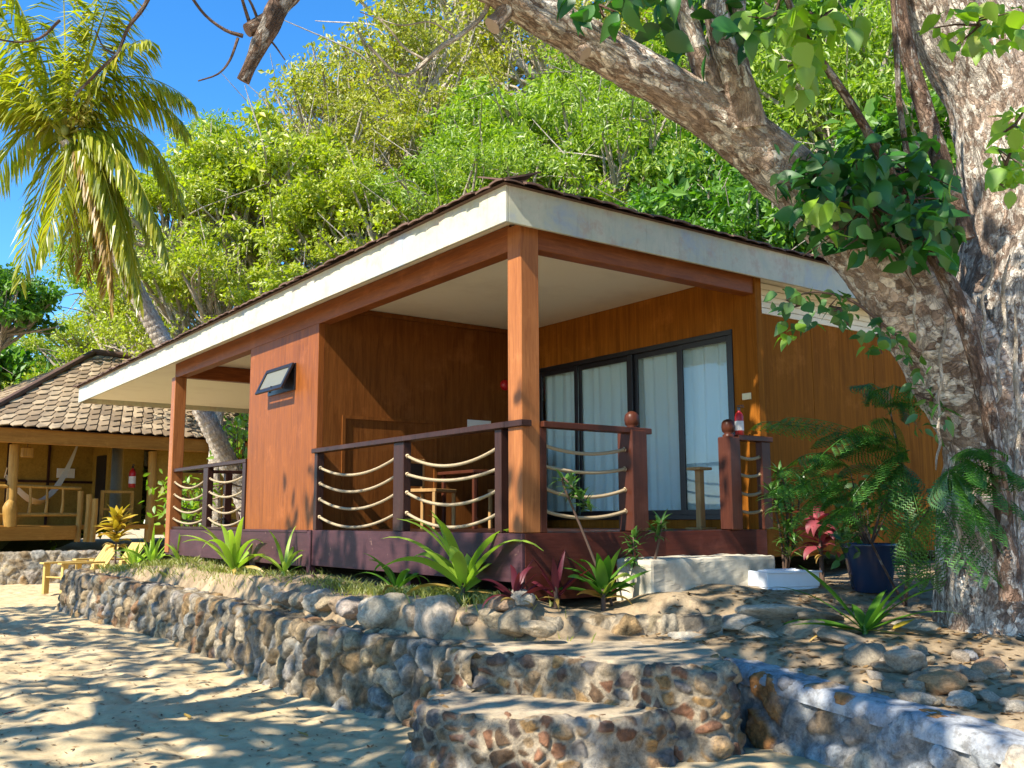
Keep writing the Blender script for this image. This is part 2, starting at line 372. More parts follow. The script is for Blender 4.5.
M['soil'] = m_sand('garden soil', (.24, .17, .10), (.36, .265, .16), (.50, .385, .245), 1.6, (.13, .095, .06))
M['cement'] = m_paint('grey weathered cement', (.40, .41, .41), (.16, .16, .17), 6, .85, .7, (.42, .62))
M['slab'] = m_paint('cream concrete', (.58, .52, .40), (.30, .25, .18), 4, .85, .7, (.45, .65))
M['tread'] = m_sand('sandy cement tread', (.36, .28, .18), (.48, .38, .25), (.60, .48, .32), 2.2, (.22, .18, .14))
M['stone'] = m_stone_tint('mortared beach stone')
M['rock'] = m_rock('loose beach rock')
t = NT('rough blotched cement'); a = t.n('Attribute'); a.attribute_name = 'tint'; v = t.coord('Object'); n1 = t.noise(v, 5, 7, .72, .5); n2 = t.noise(v, 45, 5, .7); n3 = t.noise(v, 16, 6, .7)
c = t.mix(1.0, a.outputs['Color'], t.ramp(n1, [(.3, (.55, .56, .6)), (.5, (1, 1, 1)), (.66, (1.25, 1.2, 1.1))]), 'MULTIPLY'); c = t.mix(t.ramp(n3, [(.46, (0, 0, 0)), (.64, (.75, .75, .75))]), c, (.13, .12, .11))
M['cement_tint'] = t.pbr(c, .88, t.bump(n2, .6, .008, t.bump(n3, .6, .02)), .2)
M['bark'] = m_bark('pale flaking bark', [(.24, .16, .115), (.44, .325, .245), (.62, .49, .385)], (.86, .77, .65), (.06, .036, .025), 1.0, .475)
M['bark_hill'] = m_bark('pale hill bark', [(.42, .34, .25), (.56, .48, .37), (.66, .58, .47)], (.74, .68, .58), (.3, .23, .16))
M['twig'] = m_plain('dark twig bark', (.11, .07, .05), .8, .2)
M['root'] = m_bark('brown aerial root bark', [(.10, .06, .04), (.2, .125, .085), (.3, .21, .15)], (.45, .40, .34), (.05, .03, .02))
M['leaf_dark'] = m_leaf('dark broad leaf', (.014, .08, .012), (.055, .22, .025), .4, .45, gloss=.05)
M['leaf_lime'] = m_leaf('bright lime leaf', (.16, .34, .012), (.34, .55, .025), .55, yellow=(.42, .36, .03))
M['leaf_mid'] = m_leaf('mid green leaf', (.035, .12, .012), (.10, .25, .025), .45)
M['hill_lime'] = m_leaf('yellow green hill leaf', (.30, .37, .012), (.58, .64, .03), .55, yellow=(.68, .58, .06))
M['hill_gold'] = m_leaf('gold green hill leaf', (.30, .31, .02), (.58, .57, .05), .55, yellow=(.6, .42, .1))
M['hill_green'] = m_leaf('fresh green hill leaf', (.18, .31, .010), (.44, .58, .025), .55, yellow=(.55, .6, .06))
M['hill_dark'] = m_leaf('deep green hill leaf', (.05, .17, .012), (.20, .40, .025), .5, gloss=.05)
M['fern'] = m_leaf('feathery green leaf', (.025, .12, .012), (.09, .27, .022), .45)
M['palm'] = m_leaf('palm leaflet', (.28, .33, .012), (.62, .58, .04), .6, .4, yellow=(.78, .56, .06), gloss=.05)
M['palm_dry'] = m_leaf('dry palm leaflet', (.34, .19, .035), (.58, .38, .09), .4)
M['palm_bark'] = m_bark('ringed palm bark', [(.50, .43, .34), (.66, .58, .48), (.74, .66, .55)], (.74, .68, .6), (.3, .24, .18), 1.0, .6)
M['strap_lime'] = m_leaf('lime strap leaf', (.24, .40, .03), (.42, .60, .08), .48, .5, gloss=.03)
M['strap_green'] = m_leaf('green strap leaf', (.05, .17, .02), (.13, .29, .035), .4, .35, yellow=(.38, .38, .08), gloss=.03)
M['strap_red'] = m_leaf('dark red strap leaf', (.06, .007, .012), (.18, .022, .036), .35, .5, gloss=.04)
M['strap_pink'] = m_leaf('pink red strap leaf', (.22, .02, .04), (.52, .12, .14), .4, .5, gloss=.03)
M['dracaena'] = m_leaf('dracaena leaf', (.04, .13, .018), (.12, .26, .04), .35, .35, yellow=(.42, .48, .2), gloss=.1)
M['croton'] = m_leaf('yellow croton leaf', (.42, .28, .02), (.62, .46, .05), .35, .4, yellow=(.55, .16, .03))
M['grass'] = m_leaf('garden grass', (.2, .23, .03), (.42, .42, .09), .4)
M['tile'] = m_paint('brown roof shingle', (.13, .075, .055), (.06, .04, .03), 5, .85, .7)

# ------------------------------------------------------------------ ground, hill
def idw(ctrl, p=3.0):
    K = np.array(ctrl, float)
    def h(x, y):
        x = np.asarray(x, float); y = np.asarray(y, float)
        d2 = (x[..., None]-K[:, 0])**2+(y[..., None]-K[:, 1])**2+1e-4; w = d2**(-p/2)
        return (w*K[:, 2]).sum(-1)/w.sum(-1)
    return h
def grid_mesh(name, x0, x1, y0, y1, nx, ny, hf, keep=None):
    X, Y = np.meshgrid(np.linspace(x0, x1, nx), np.linspace(y0, y1, ny), indexing='ij'); Z = hf(X, Y)
    i = (np.arange(nx-1)[:, None]*ny+np.arange(ny-1)[None]); F = np.stack([i, i+ny, i+ny+1, i+1], -1).reshape(-1, 4)
    if keep is not None:
        cx = (X[:-1, :-1]+X[1:, 1:])/2; cy = (Y[:-1, :-1]+Y[1:, 1:])/2; F = F[keep(cx, cy).ravel()]
    return mesh(name, np.stack([X, Y, Z], -1).reshape(-1, 3), [F], smooth_=True)
SZ = -1.43
def sand_h(x, y):
    P = np.stack([x, y, 0*x], -1)
    near = np.exp(-(((x+.3)/.9)**2+((y+2.7)/.9)**2))*.12
    hump = .06*np.exp(-(((y-8.3-.35*x)/.35)**2))*smooth(-4.2, -3.4, x)*smooth(-.6, -1.4, x)
    f = fbm(P*2.6, 3, 5); g = fbm(P*7.5, 3, 9)
    foot = -np.abs(vnoise(P*4.2, 31))**3*.05
    return SZ+.030*f+.016*g+foot+near+hump
struct('sand_ground', grid_mesh('sand_ground', -9, 2.2, -8, 22, 300, 700, sand_h), M['sand'])
struct('far_ground', grid_mesh('far_ground', -400, 400, -400, 400, 9, 9, lambda x, y: 0*x-1.62), M['sand'])

garden_h0 = idw([(-.5, 4, -.58), (-.45, 1, -.57), (0, 0, -.54), (0, 4, -.52), (0, 8, -.5), (-.6, 8, -.64), (-.6, 12, -.75), (-.5, 14, -.85),
                 (.25, -.35, -.62), (.5, -.9, -.80), (.2, -1.0, -.81), (.9, -1.3, -.79), (0, -.62, -.82), (.6, -1.3, -.82), (-.5, -.6, -.84), (-.3, -1.3, -.83), (0, -1.9, -.83), (1.1, -.6, -.50), (1.6, -.9, -.52), (1.8, -.5, -.47), (3, -.6, -.5), (4, -1, -.5), (6, -.5, -.45),
                 (2.4, -2.1, -.72), (2.7, -2.7, -.74), (1, -2, -.80), (.5, -2.4, -.87), (.5, -3.5, -.98), (1.5, -3.5, -.88), (.4, -5, -1.05), (6, -3, -.6),
                 (3, 4, -.55), (3, 12, -.7), (1, 15, -.9), (0, 17, -1.25), (4, 17, -1.1), (9, 5, -.5), (9, -6, -.8), (10, 16, -.6)])
def front_x(y):      # inner face line of the retaining walls: soil lies to the right of it
    return np.interp(y, [-7, -5.5, -4, -3.3, -2.5, -1.9, -1.2, -.6, 0, 2, 6.5, 12, 13.2, 17.5], [.06, .12, .25, .33, .42, .5, .1, -.4, -.66, -.78, -.50, -.72, -.1, .6])
def garden_h(x, y):
    x = np.asarray(x, float); y = np.asarray(y, float)
    h = garden_h0(x, y)+.016*fbm(np.stack([x, y, 0*x], -1)*3.0, 4, 3)
    lo = np.interp(y, [-7, -5.2, -4, -2, -1.6, -.7, -.3, .3, 12, 17.5], [-1.16, -1.12, -1.08, -.93, -.9, -.9, -.90, -.90, -.84, -1.45])
    w = smooth(.02, .22, x-front_x(y)); return lo+(np.maximum(h, lo)-lo)*w
soil_me = grid_mesh('garden_soil', -1.2, 11, -7, 17.5, 250, 460, garden_h, lambda x, y: x > front_x(y)-.09)
struct('garden_soil', soil_me, M['soil'])
def ground_hit(px, py, hf=garden_h, d0=3.5, d1=26):
    ds = np.linspace(d0, d1, 4000); P = CAM+(FW+RT*(px-512)/FPX-UP*(py-384)/FPX)[None]*ds[:, None]
    k = np.argmax(P[:, 2] < hf(P[:, 0], P[:, 1])); return P[k]

# ------------------------------------------------------------------ stone walls
PAL = np.array([.86, .83, .74])*np.array([(.23, .175, .115), (.29, .225, .15), (.34, .295, .235), (.19, .145, .095), (.29, .20, .11), (.27, .245, .21), (.40, .345, .27), (.18, .16, .14), (.31, .285, .27), (.25, .15, .09), (.24, .245, .25), (.36, .30, .21)])
def stonework(path, zb, zt, thick, cell=(.24, .17), res=.02, bulge=.055, seed=0, top_stone=.5, mortar=(.40, .37, .31), mw=.035, rc=.07, batter=.08, back=.2, pal=PAL, side=1):
    P, q = resample(np.array(path, float), np.arange(len(path)), res)
    S = np.concatenate([[0], np.cumsum(np.linalg.norm(np.diff(P, axis=0), axis=1))])
    T = np.gradient(P, axis=0); T /= np.linalg.norm(T, axis=1)[:, None]
    Nn = np.stack([-T[:, 1], T[:, 0]], -1)*side
    ZB = np.interp(q, np.arange(len(path)), zb); ZT = np.interp(q, np.arange(len(path)), zt)
    H = float(np.mean(ZT-ZB)); nf = max(6, int((H-rc)/res)); na = 5; ntp = max(3, int((thick-rc)/res)); nb = max(2, int(back/res/2))
    prof = []                                           # (outward offset, kind, value, normal out, normal up, t)
    for i in range(nf): f = i/nf; prof.append((batter*(1-f), f, 0, 1, .12, f*(H-rc)))
    for i in range(na+1):
        a = math.pi/2*i/na; prof.append((rc*(math.cos(a)-1), 1, rc*math.sin(a), math.cos(a), math.sin(a), H-rc+rc*a))
    for i in range(1, ntp+1): prof.append((-rc-(thick-rc)*i/ntp, 1, rc, 0, 1, H-rc+rc*1.57+(thick-rc)*i/ntp))
    for i in range(1, nb+1): prof.append((-thick-.01, 1, rc-back*i/nb, -1, 0, H+thick+back*i/nb))
    pr = np.array(prof); o, fz, zz, no, nu, tt = pr.T
    V = np.zeros((len(P), len(pr), 3)); V[..., :2] = P[:, None, :]+Nn[:, None, :]*o[None, :, None]
    V[..., 2] = ZB[:, None]+(ZT-rc-ZB)[:, None]*fz[None]+zz[None]
    ND = np.zeros_like(V); ND[..., :2] = Nn[:, None]*no[None, :, None]; ND[..., 2] = nu[None]
    s = S[:, None]+0*tt[None]; t_ = tt[None]+0*s
    wob = .085*fbm(np.stack([s*4, t_*4, 0*s], -1), 3, seed+3); wob2 = .085*fbm(np.stack([s*4, t_*4, 0*s+9], -1), 3, seed+4)
    gx = (s+wob)/cell[0]; gy = (t_+wob2)/cell[1]; row = np.floor(gy)
    F1 = np.full(s.shape, 9.); F2 = np.full(s.shape, 9.); ID = np.zeros(s.shape, np.int64); OX_ = np.zeros(s.shape); OY_ = np.zeros(s.shape)
    for dy in (-1, 0, 1):
        r = (row+dy).astype(np.int64); sh = (r % 2)*.5; c0 = np.floor(gx-sh)
        for dx in (-1, 0, 1):
            c = (c0+dx).astype(np.int64); hx = _hash(c, r, 0*c, seed+7); hy = _hash(c, r, 0*c+1, seed+7)
            ox = gx-(c+sh+.5+(hx-.5)*.95); oy = gy-(r+.5+(hy-.5)*.9); d = np.hypot(ox*cell[0], oy*cell[1])
            new = d < F1; OX_ = np.where(new, ox, OX_); OY_ = np.where(new, oy, OY_); F2 = np.where(new, F1, np.minimum(F2, d)); ID = np.where(new, c*7919+r*104729, ID); F1 = np.where(new, d, F1)
    e = (F2-F1)*.5; hid = _hash(ID, 0*ID, 0*ID, seed+1); hid2 = _hash(ID, 0*ID+5, 0*ID, seed+2)
    ontop = smooth(H-rc*.3, H+rc*1.2, t_)
    keep = np.where(_hash(ID, 0*ID+9, 0*ID, seed) < top_stone, 1.0, 0.0)
    mask = smooth(mw*.55, mw*.95, e)*(1-ontop*(1-keep))
    dome = np.sqrt(np.clip(e/.045, 0, 1))
    rough = fbm(np.stack([V[..., 0]*11, V[..., 1]*11, V[..., 2]*11], -1), 4, seed+11)
    rough2 = np.abs(fbm(np.stack([V[..., 0]*6+40, V[..., 1]*6, V[..., 2]*5], -1), 3, seed+19))
    D = mask*(.012+bulge*(.2+.9*hid2)*dome+.03*rough-.045*rough2+bulge*1.1*((hid-.5)*OX_+(_hash(ID, 0*ID+3, 0*ID, seed+5)-.4)*OY_))+(1-mask)*.02*rough
    D = D*(1-.45*ontop)
    V = V+ND*D[..., None]
    tint = pal[np.minimum((hid*len(pal)).astype(int), len(pal)-1)]*(.75+.5*hid2)[..., None]
    mcol = np.array(mortar)*(1+.25*rough)[..., None]
    col = mcol+(tint-mcol)*mask[..., None]
    n = len(pr); i = np.arange(len(P)-1)[:, None]*n+np.arange(n-1)[None]
    F = np.stack([i, i+1, i+n+1, i+n], -1).reshape(-1, 4)
    if side > 0: F = F[:, ::-1]
    return mesh('stonework', V.reshape(-1, 3), [F], None, col.reshape(-1, 3), True)
def prism(poly, z0, z1, name='block'):
    bm = bmesh.new(); vs = [bm.verts.new((x, y, z1)) for x, y in poly]; f = bm.faces.new(vs)
    r = bmesh.ops.extrude_face_region(bm, geom=[f])
    for v in r['geom']:
        if isinstance(v, bmesh.types.BMVert): v.co.z = z0
    bmesh.ops.recalc_face_normals(bm, faces=bm.faces[:]); me = bpy.data.meshes.new(name); bm.to_mesh(me); bm.free(); return me

wt = thing('retaining_wall', 'long curved wall of mortared beach stones along the sand, left of the steps', 'stone wall', (-.9, 5, SZ))
p = [(-.25, 12.5), (-.80, 12.35), (-1.03, 11.75), (-.95, 9), (-.80, 6.5), (-.92, 4.2), (-1.08, 2.2), (-1.06, 1.3), (-.92, .3), (-.98, -.35), (-1.0, -.8)]
obj('stonework', stonework(p, [SZ-.12]*11, [-.82, -.76, -.75, -.80, -.83, -.83, -.84, -.85, -.86, -.84, -.84], .34, (.25, .18), .012, .06, 3, .6, (.19, .155, .105), .018, back=.3, side=-1), M['stone'], wt)

rw = thing('retaining_wall', 'mottled grey and ochre stone wall with a bluish cement cap, right of the steps', 'stone wall', (.2, -3, SZ))
p = [(.62, -1.35), (.42, -1.9), (.30, -2.6), (.22, -3.3), (.14, -4.0), (.0, -5.2), (-.1, -6.4)]
PAL2 = np.array([(.30, .29, .28), (.24, .23, .23), (.42, .36, .28), (.36, .17, .06), (.45, .41, .36), (.22, .20, .18), (.50, .36, .18), (.27, .20, .13), (.33, .35, .37)])
obj('stonework', stonework(p, [SZ-.1]*7, [-.87, -.90, -.94, -1.0, -1.04, -1.08, -1.12], .30, (.27, .24), .013, .06, 21, .15, (.27, .27, .265), .035, rc=.06, pal=PAL2, side=-1), M['stone'], rw)
p = [(x-.035, y) for x, y in p]
obj('cement_cap', stonework(p, [-.965, -.99, -1.035, -1.08, -1.13, -1.165, -1.21], [-.845, -.875, -.925, -.965, -1.015, -1.05, -1.095], .30, (.3, .3), .014, .03, 71, 0, (.34, .35, .36), 9.0, rc=.085, batter=.0, back=.12, side=-1), M['cement_tint'], rw)

st = thing('stone_steps', 'curved steps of mortared stones with sandy treads leading up from the beach', 'steps', (-.9, -1.4, SZ))
f1 = [(-.98, -.42), (-1.42, -.75), (-1.60, -1.08), (-1.45, -1.5), (-1.22, -1.82), (-.85, -2.05), (-.45, -2.1), (-.2, -1.95)]
PAL3 = np.array([(.17, .105, .06), (.25, .16, .09), (.13, .095, .075), (.30, .21, .12), (.21, .105, .06), (.33, .265, .18), (.15, .135, .125), (.34, .21, .09)])
obj('riser', stonework(f1, [SZ-.1]*8, [-1.05, -1.08, -1.06, -1.09, -1.055, -1.085, -1.06, -1.08], .14, (.135, .085), .008, .036, 33, .7, (.34, .28, .20), .018, rc=.05, batter=.07, back=.1, pal=PAL3, side=-1), M['stone'], st)
obj('tread', prism([(x*.93+-.9*.07, y*.93-1.3*.07) for x, y in f1]+[(-.3, -1.6), (-.6, -.6)], -1.3, -1.068), M['tread'], st)
f2 = [(-1.04, -.45), (-.97, -.78), (-.72, -1.22), (-.53, -1.7), (-.43, -2.05), (-.25, -2.27), (.02, -2.2), (.25, -1.9)]
obj('riser', stonework(f2, [SZ]*8, [-.80, -.83, -.805, -.835, -.80, -.83, -.81, -.82], .16, (.14, .09), .008, .036, 45, .6, (.33, .27, .19), .018, rc=.05, batter=.06, back=.1, pal=PAL3, side=-1), M['stone'], st)
obj('tread', prism([(-.96, -.45), (-.88, -.78), (-.64, -1.22), (-.45, -1.68), (-.35, -2.0), (-.2, -2.17), (.05, -2.1), (.3, -1.85), (.7, -1.3), (.7, -.5), (0, -.1), (-.6, -.1)], -1.0, -.81), M['tread'], st)
f3 = [(-.25, -.12), (.02, -.38), (.30, -.62), (.52, -.78), (.80, -.98), (1.05, -1.22)]
obj('ledge_stones', stonework(f3, [-.95]*6, [-.665, -.68, -.66, -.675, -.66, -.66], .26, (.30, .15), .014, .035, 51, 1.0, (.33, .27, .19), .03, rc=.04, batter=.02, back=.12, side=-1), M['stone'], st)

# wall in front of the neighbouring bungalow
nb = obj('garden_wall', stonework([tuple(at(-60, 560, 23.2)[:2]), tuple(at(0, 560, 23.5)[:2]), tuple(at(62, 560, 24.0)[:2]), tuple(at(120, 560, 24.4)[:2])], [SZ-.1]*4, [-.66]*4, .35, (.36, .24), .035, .06, 61, .8, (.30, .26, .2), .03, side=-1), M['stone'])
tag(nb, 'low pale stone wall in front of the neighbouring bungalow, behind the yellow chairs', 'stone wall')

# ------------------------------------------------------------------ rocks
def rock_mesh(seed, flat=.7):
    bm = bmesh.new(); bmesh.ops.create_icosphere(bm, subdivisions=4, radius=1)
    V = np.array([v.co[:] for v in bm.verts]); rg = np.random.default_rng(seed)
    r = np.ones(len(V))
    for _ in range(9):
        n = rg.normal(size=3); n /= np.linalg.norm(n); k = .62+.3*rg.random(); d = V@n
        r = np.where(d > k, np.minimum(r, k/np.maximum(d, .01)), r)
    r = r*(1+.16*fbm(V*1.6, 3, seed)+.05*fbm(V*6, 3, seed+1)); V = V*r[:, None]*np.array([1, .8+.2*rg.random(), flat])
    F = np.array([[v.index for v in f.verts] for f in bm.faces]); bm.free(); return mesh('rock', V, [F], smooth_=True)
ROCKS = [rock_mesh(s, .6+.06*(s % 5)) for s in range(8)]
for m_ in ROCKS: m_.materials.append(M['rock'])
ORD = ['first', 'second', 'third', 'fourth', 'fifth', 'sixth', 'seventh', 'eighth', 'ninth', 'tenth', 'eleventh', 'twelfth', 'thirteenth', 'fourteenth', 'fifteenth', 'sixteenth', 'seventeenth', 'eighteenth', 'nineteenth', 'twentieth']
def rock(loc, s, label, group, name='rock', cat='stone'):
    o = bpy.data.objects.new(name, ROCKS[rnd.randrange(8)]); COL.objects.link(o); o.location = loc
    o.rotation_euler = (rnd.uniform(-.3, .3), rnd.uniform(-.3, .3), rnd.uniform(0, 6.3)); o.scale = s
    return tag(o, label, cat, group)
# second tier along the planting bed, above the long wall
k = 0
y = 3.75
for k in range(17):
    s_ = rnd.uniform(.12, .18) if k not in (10, 12) else .23
    x = np.interp(y, [-.1, .5, 2, 4], [-.34, -.52, -.64, -.56])
    rock((x+rnd.uniform(-.03, .03), y, -.69+rnd.uniform(-.02, .03)), (s_*1.15, s_, s_*rnd.uniform(.9, 1.25)), '%s edging stone above the long wall, counted from the panel wall' % ORD[k], 'edging stones of the bed above the long wall')
    y -= s_*1.75
for i, (px, py, s_) in enumerate([(540, 600, .13), (560, 598, .11), (580, 597, .10), (597, 592, .15), (612, 600, .11), (627, 598, .12), (640, 590, .11), (655, 582, .10), (668, 583, .11), (680, 576, .09), (521, 606, .14), (505, 610, .12)]):
    P = ground_hit(px, py)
    rock((P[0], P[1], P[2]+s_*.35), (s_*1.2, s_, s_*rnd.uniform(.8, 1.1)), '%s stone in the row between corner post and doorstep' % ORD[i], 'edging stones of the bed beside the concrete step')

# ------------------------------------------------------------------ the bungalow
HC, HF0, HF1 = 2.7275, 2.624, 2.955
OX, OY = -.246, -.12                 # fascia faces
YE, XE = 15.5, 9.5
UPn, UQ, VD = 4.10, 6.30, 3.12
H = thing('bungalow', 'brown timber bungalow with an open corner porch, white fascia and rope railings', 'bungalow', (0, 0, 0))
def part(name, mb, mat, parent=None): return obj(name, mb, mat, parent or H)
part('deck', MB().box((.02, .02, -.14), (VD, UPn, 0)).box((.02, UQ, -.14), (2.4, 9.68, 0)), M['dark_wood'])
part('post', MB().box((0, 0, 0), (.2, .2, 2.69), .008), M['post_wood'])
part('post', MB().box((-.03, 9.5, -.4), (.16, 9.69, 2.48), .008), M['post_wood'])
part('post', MB().box((2.2, 9.5, -.4), (2.39, 9.69, 2.48), .008), M['post_wood'])
part('beam', MB().box((.02, .2, 2.48), (.17, 9.69, 2.722), .006), M['beam_wood'])
part('beam', MB().box((.2, .02, 2.482), (VD, .17, 2.722), .006), M['beam_wood'])
part('beam', MB().box((.17, 9.52, 2.484), (2.39, 9.67, 2.722), .006), M['beam_wood'])
part('soffit', MB().box((OX+.03, OY+.03, HC), (XE, YE-.03, HC+.03)), M['soffit'])
part('fascia', MB().box((OX, OY, HF0), (OX+.03, YE, HF1), .004), M['fascia'])
part('fascia', MB().box((OX+.031, OY, HF0), (XE, OY+.03, HF1), .004), M['fascia'])
part('fascia', MB().box((OX+.031, YE-.03, HF0), (XE, YE, HF1), .004), M['fascia'])
# roof
rf = MB(); e = .05; z0 = HF1+.012; x0, x1, y0, y1 = OX-e, XE+e, OY-e, YE+e; hx = (x1-x0)/2; rz = z0+hx*.36
R_ = [(x0, y0, z0), (x1, y0, z0), (x1, y1, z0), (x0, y1, z0), (x0+hx, y0+hx, rz), (x0+hx, y1-hx, rz)]
rf.add(R_, [np.array([[0, 3, 5, 4], [2, 1, 4, 5]][0:2])]); rf.add(R_, [np.array([[0, 4, 1], [3, 2, 5]])]); rf.add([(a, b, c-.02) for a, b, c in R_[:4]], np.array([[0, 1, 2, 3]]))
roof = part('roof', rf, M['tile'])
te = MB()
def tile_row(a, b, outv, seed):
    rg = random.Random(seed); a = A3(*a); b = A3(*b); L = np.linalg.norm(b-a); d = (b-a)/L; s = 0
    while s < L:
        w = rg.uniform(.19, .25); h = rg.uniform(-.006, .012); pr = rg.uniform(.03, .07); th = rg.uniform(.010, .022)
        q = a+d*s; o = A3(*outv)
        V = []
        for zz in (0, 1):
            for u_ in np.linspace(0, 1, 5):
                arch = .013*math.sin(math.pi*u_)
                V.append(q+d*u_*w*.97+o*pr+A3(0, 0, h+arch+zz*th-.012)); V.append(q+d*u_*w*.97-o*.38+A3(0, 0, h+arch+zz*th+.14))
        F = []
        for i in range(4):
            t0 = 10+i*2; F += [[t0, t0+2, t0+3, t0+1], [i*2, i*2+1, i*2+3, i*2+2], [i*2, i*2+2, t0+2, t0]]
        F += [[0, 10, 11, 1], [8, 9, 19, 18]]
        te.add(V, np.array(F)); s += w
tile_row((x0+.02, y0, z0), (x0+.02, y1, z0), (-1, 0, 0), 3); tile_row((x0, y0+.02, z0), (x1, y0+.02, z0), (0, -1, 0), 4)
obj('tile_edge', te, M['tile'], roof)
hp = MB()
for i in range(2, 26):
    a = A3(*R_[0])+(A3(*R_[4])-A3(*R_[0]))*i/26; b = A3(*R_[0])+(A3(*R_[4])-A3(*R_[0]))*(i+1.12)/26
    hp.tube([a+A3(0, 0, .0), b+A3(0, 0, .03)], [.07, .055], 8)
obj('hip_tiles', hp, M['tile'], roof)
# walls
bt = MB().box((.02, UPn, -.02), (.10, UQ, 2.48), .003)
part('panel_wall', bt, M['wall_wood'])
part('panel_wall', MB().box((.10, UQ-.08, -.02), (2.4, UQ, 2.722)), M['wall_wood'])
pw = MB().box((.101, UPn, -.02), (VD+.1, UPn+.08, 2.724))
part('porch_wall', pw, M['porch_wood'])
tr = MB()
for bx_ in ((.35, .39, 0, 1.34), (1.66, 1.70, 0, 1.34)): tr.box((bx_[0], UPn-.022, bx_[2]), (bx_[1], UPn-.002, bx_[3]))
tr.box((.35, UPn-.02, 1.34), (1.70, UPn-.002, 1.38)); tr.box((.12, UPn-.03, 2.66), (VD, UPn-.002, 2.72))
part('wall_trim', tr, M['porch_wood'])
dw = MB().box((VD, .0, -.0), (VD+.1, .33, 2.724)).box((VD, .33, 2.15), (VD+.1, 3.79, 2.724)).box((VD, 3.79, 0), (VD+.1, UPn, 2.724)).box((VD, .33, -.02), (VD+.1, 3.79, .10))
part('door_wall', dw, M['side_wood'])
sw_ = MB(); xa_ = VD+.101
while xa_ < XE-.5: sw_.box((xa_, .28, -.3), (min(xa_+1.214, XE-.5), .36, 2.37), .003); xa_ += 1.22
sw_.box((VD+.102, .30, -.29), (XE-.51, .355, 2.36)); part('side_wall', sw_, M['side_wood'])
fz = MB()
for k in range(5): fz.box((VD+.101, .268, 2.371+k*.07), (XE-.5, .36, 2.371+k*.07+.064), .004)
fz.box((VD+.101, .29, 2.38), (XE-.5, .359, 2.722))
part('planked_frieze', fz, M['soffit'])
part('rear_wall', MB().box((XE-.6, .361, -.3), (XE-.5, 1.2, 2.724)).box((XE-.6, 1.2, -.3), (XE-.5, 5.5, .5)).box((XE-.6, 1.2, 2.3), (XE-.5, 5.5, 2.724)).box((XE-.6, 5.5, -.3), (XE-.5, YE-.5, 2.724)).box((2.4, YE-5.2, -.3), (XE-.6, YE-5.1, 2.724)).box((2.4, UQ+.001, -.3), (2.48, YE-5.2, 2.724)), M['wall_wood'])  # unseen wall; its wide opening is added to light the curtains from behind
part('room_floor', MB().box((VD+.1, .361, -.1), (XE-.6, YE-5.2, -.02)), M['soffit'])  # unseen floor, made pale to bounce light onto the curtains
# base boards
part('base_board', MB().box((-.012, -.01, -.41), (.02, UPn+.05, -.003), .003).box((-.018, 4.13, -.62), (.06, 4.22, -.01), .003).box((-.012, 4.22, -.43), (.02, 9.7, -.03), .003).box((-.02, 4.22, -.03), (.03, 6.3, -.003)), M['base_board'])
part('base_board', MB().box((.021, -.012, -.56), (VD+.02, .02, -.003), .003), M['base_red'])
for yy in (.15, 2.1, 6.2, 9.6): part('pier', MB().box((.1, yy-.1, -.9), (.3, yy+.1, -.141)), M['base_board'])
for yy in (.06, 2.0, 3.9): part('brace', MB().box((.022, yy-.02, -.40), (.06, yy+.05, -.141)), M['base_board'])
part('conduit', MB().tube([(-.03, 4.09, 0), (-.03, 4.09, -.42), (-.06, 4.02, -.50), (-.10, 3.8, -.53)], .014, 8, res=.03), M['base_board'])
# railings
def rope(parent, a, b, sag, r=.016, name='rope'):
    a = A3(*a); b = A3(*b); tt = np.linspace(0, 1, 17); P = a+(b-a)*tt[:, None]; P[:, 2] -= sag*4*tt*(1-tt)
    P[:, 2] -= (rnd.uniform(-.25, .35)*sag*4*tt*(1-tt)*(1+rnd.uniform(-.6, .6)*(tt-.5))); m = MB(); m.sm = True; m.tube(P, r, 8, True, uvs=4); m.tube([P[0]-(P[1]-P[0])*.2, P[0]+(P[1]-P[0])*.25], r*1.5, 8); m.tube([P[-1], P[-1]+(P[-2]-P[-1])*.25], r*1.5, 8); return obj(name, m, M['rope'], parent)
lr = part('railing', MB().box((-.035, .205, .90), (.075, 4.12, .955), .006).box((-.035, -.045, .90), (.075, .204, .954), .004), M['dark_wood'])
obj('railing_post', MB().box((.0, 1.99, 0), (.09, 2.20, .90), .006), M['dark_wood'], lr)
obj('railing_post', MB().box((.0, 4.02, 0), (.09, 4.099, .90), .004), M['dark_wood'], lr)
obj('railing_post', MB().box((.0, .30, 0), (.09, .40, .90), .004), M['dark_wood'], lr)
for z in (.745, .56, .375, .17):
    rope(lr, (.045, 4.02, z-.02), (.045, 2.2, z+.01), .115); rope(lr, (.045, 1.99, z+.01), (.045, .40, z), .10)
rr = part('railing', MB().box((.205, -.045, .899), (1.5, .075, .953), .006), M['red_wood'])
def newel(x0, x1, cap=True):
    n = obj('newel_post', MB().box((x0, -.06, 0), (x1, -.06+(x1-x0), .93), .01), M['red_wood'], rr)
    c = ((x0+x1)/2, -.06+(x1-x0)/2, 0)
    m = MB(); m.sm = True; m.lathe(c, [(.06, .93), (.06, .95), (.04, .965), (.062, .985), (.07, 1.03), (.064, 1.075), (.045, 1.10), (.015, 1.112)], 16)
    obj('newel_cap', m, M['red_wood'], rr)
newel(1.22, 1.42); newel(2.56, 2.72)
obj('railing_post', MB().box((.20, .0, 0), (.27, .09, .899), .004), M['red_wood'], rr)
for z in (.75, .57, .38, .185): rope(rr, (.27, .04, z), (1.22, .04, z), .055)
er = part('railing', MB().box((2.721, -.045, .90), (3.26, .075, .955), .006), M['red_wood'])
obj('railing_panel', MB().box((3.10, -.02, 0), (3.24, .06, .90), .006).box((2.721, -.01, 0), (2.78, .05, .90), .004), M['red_wood'], er)
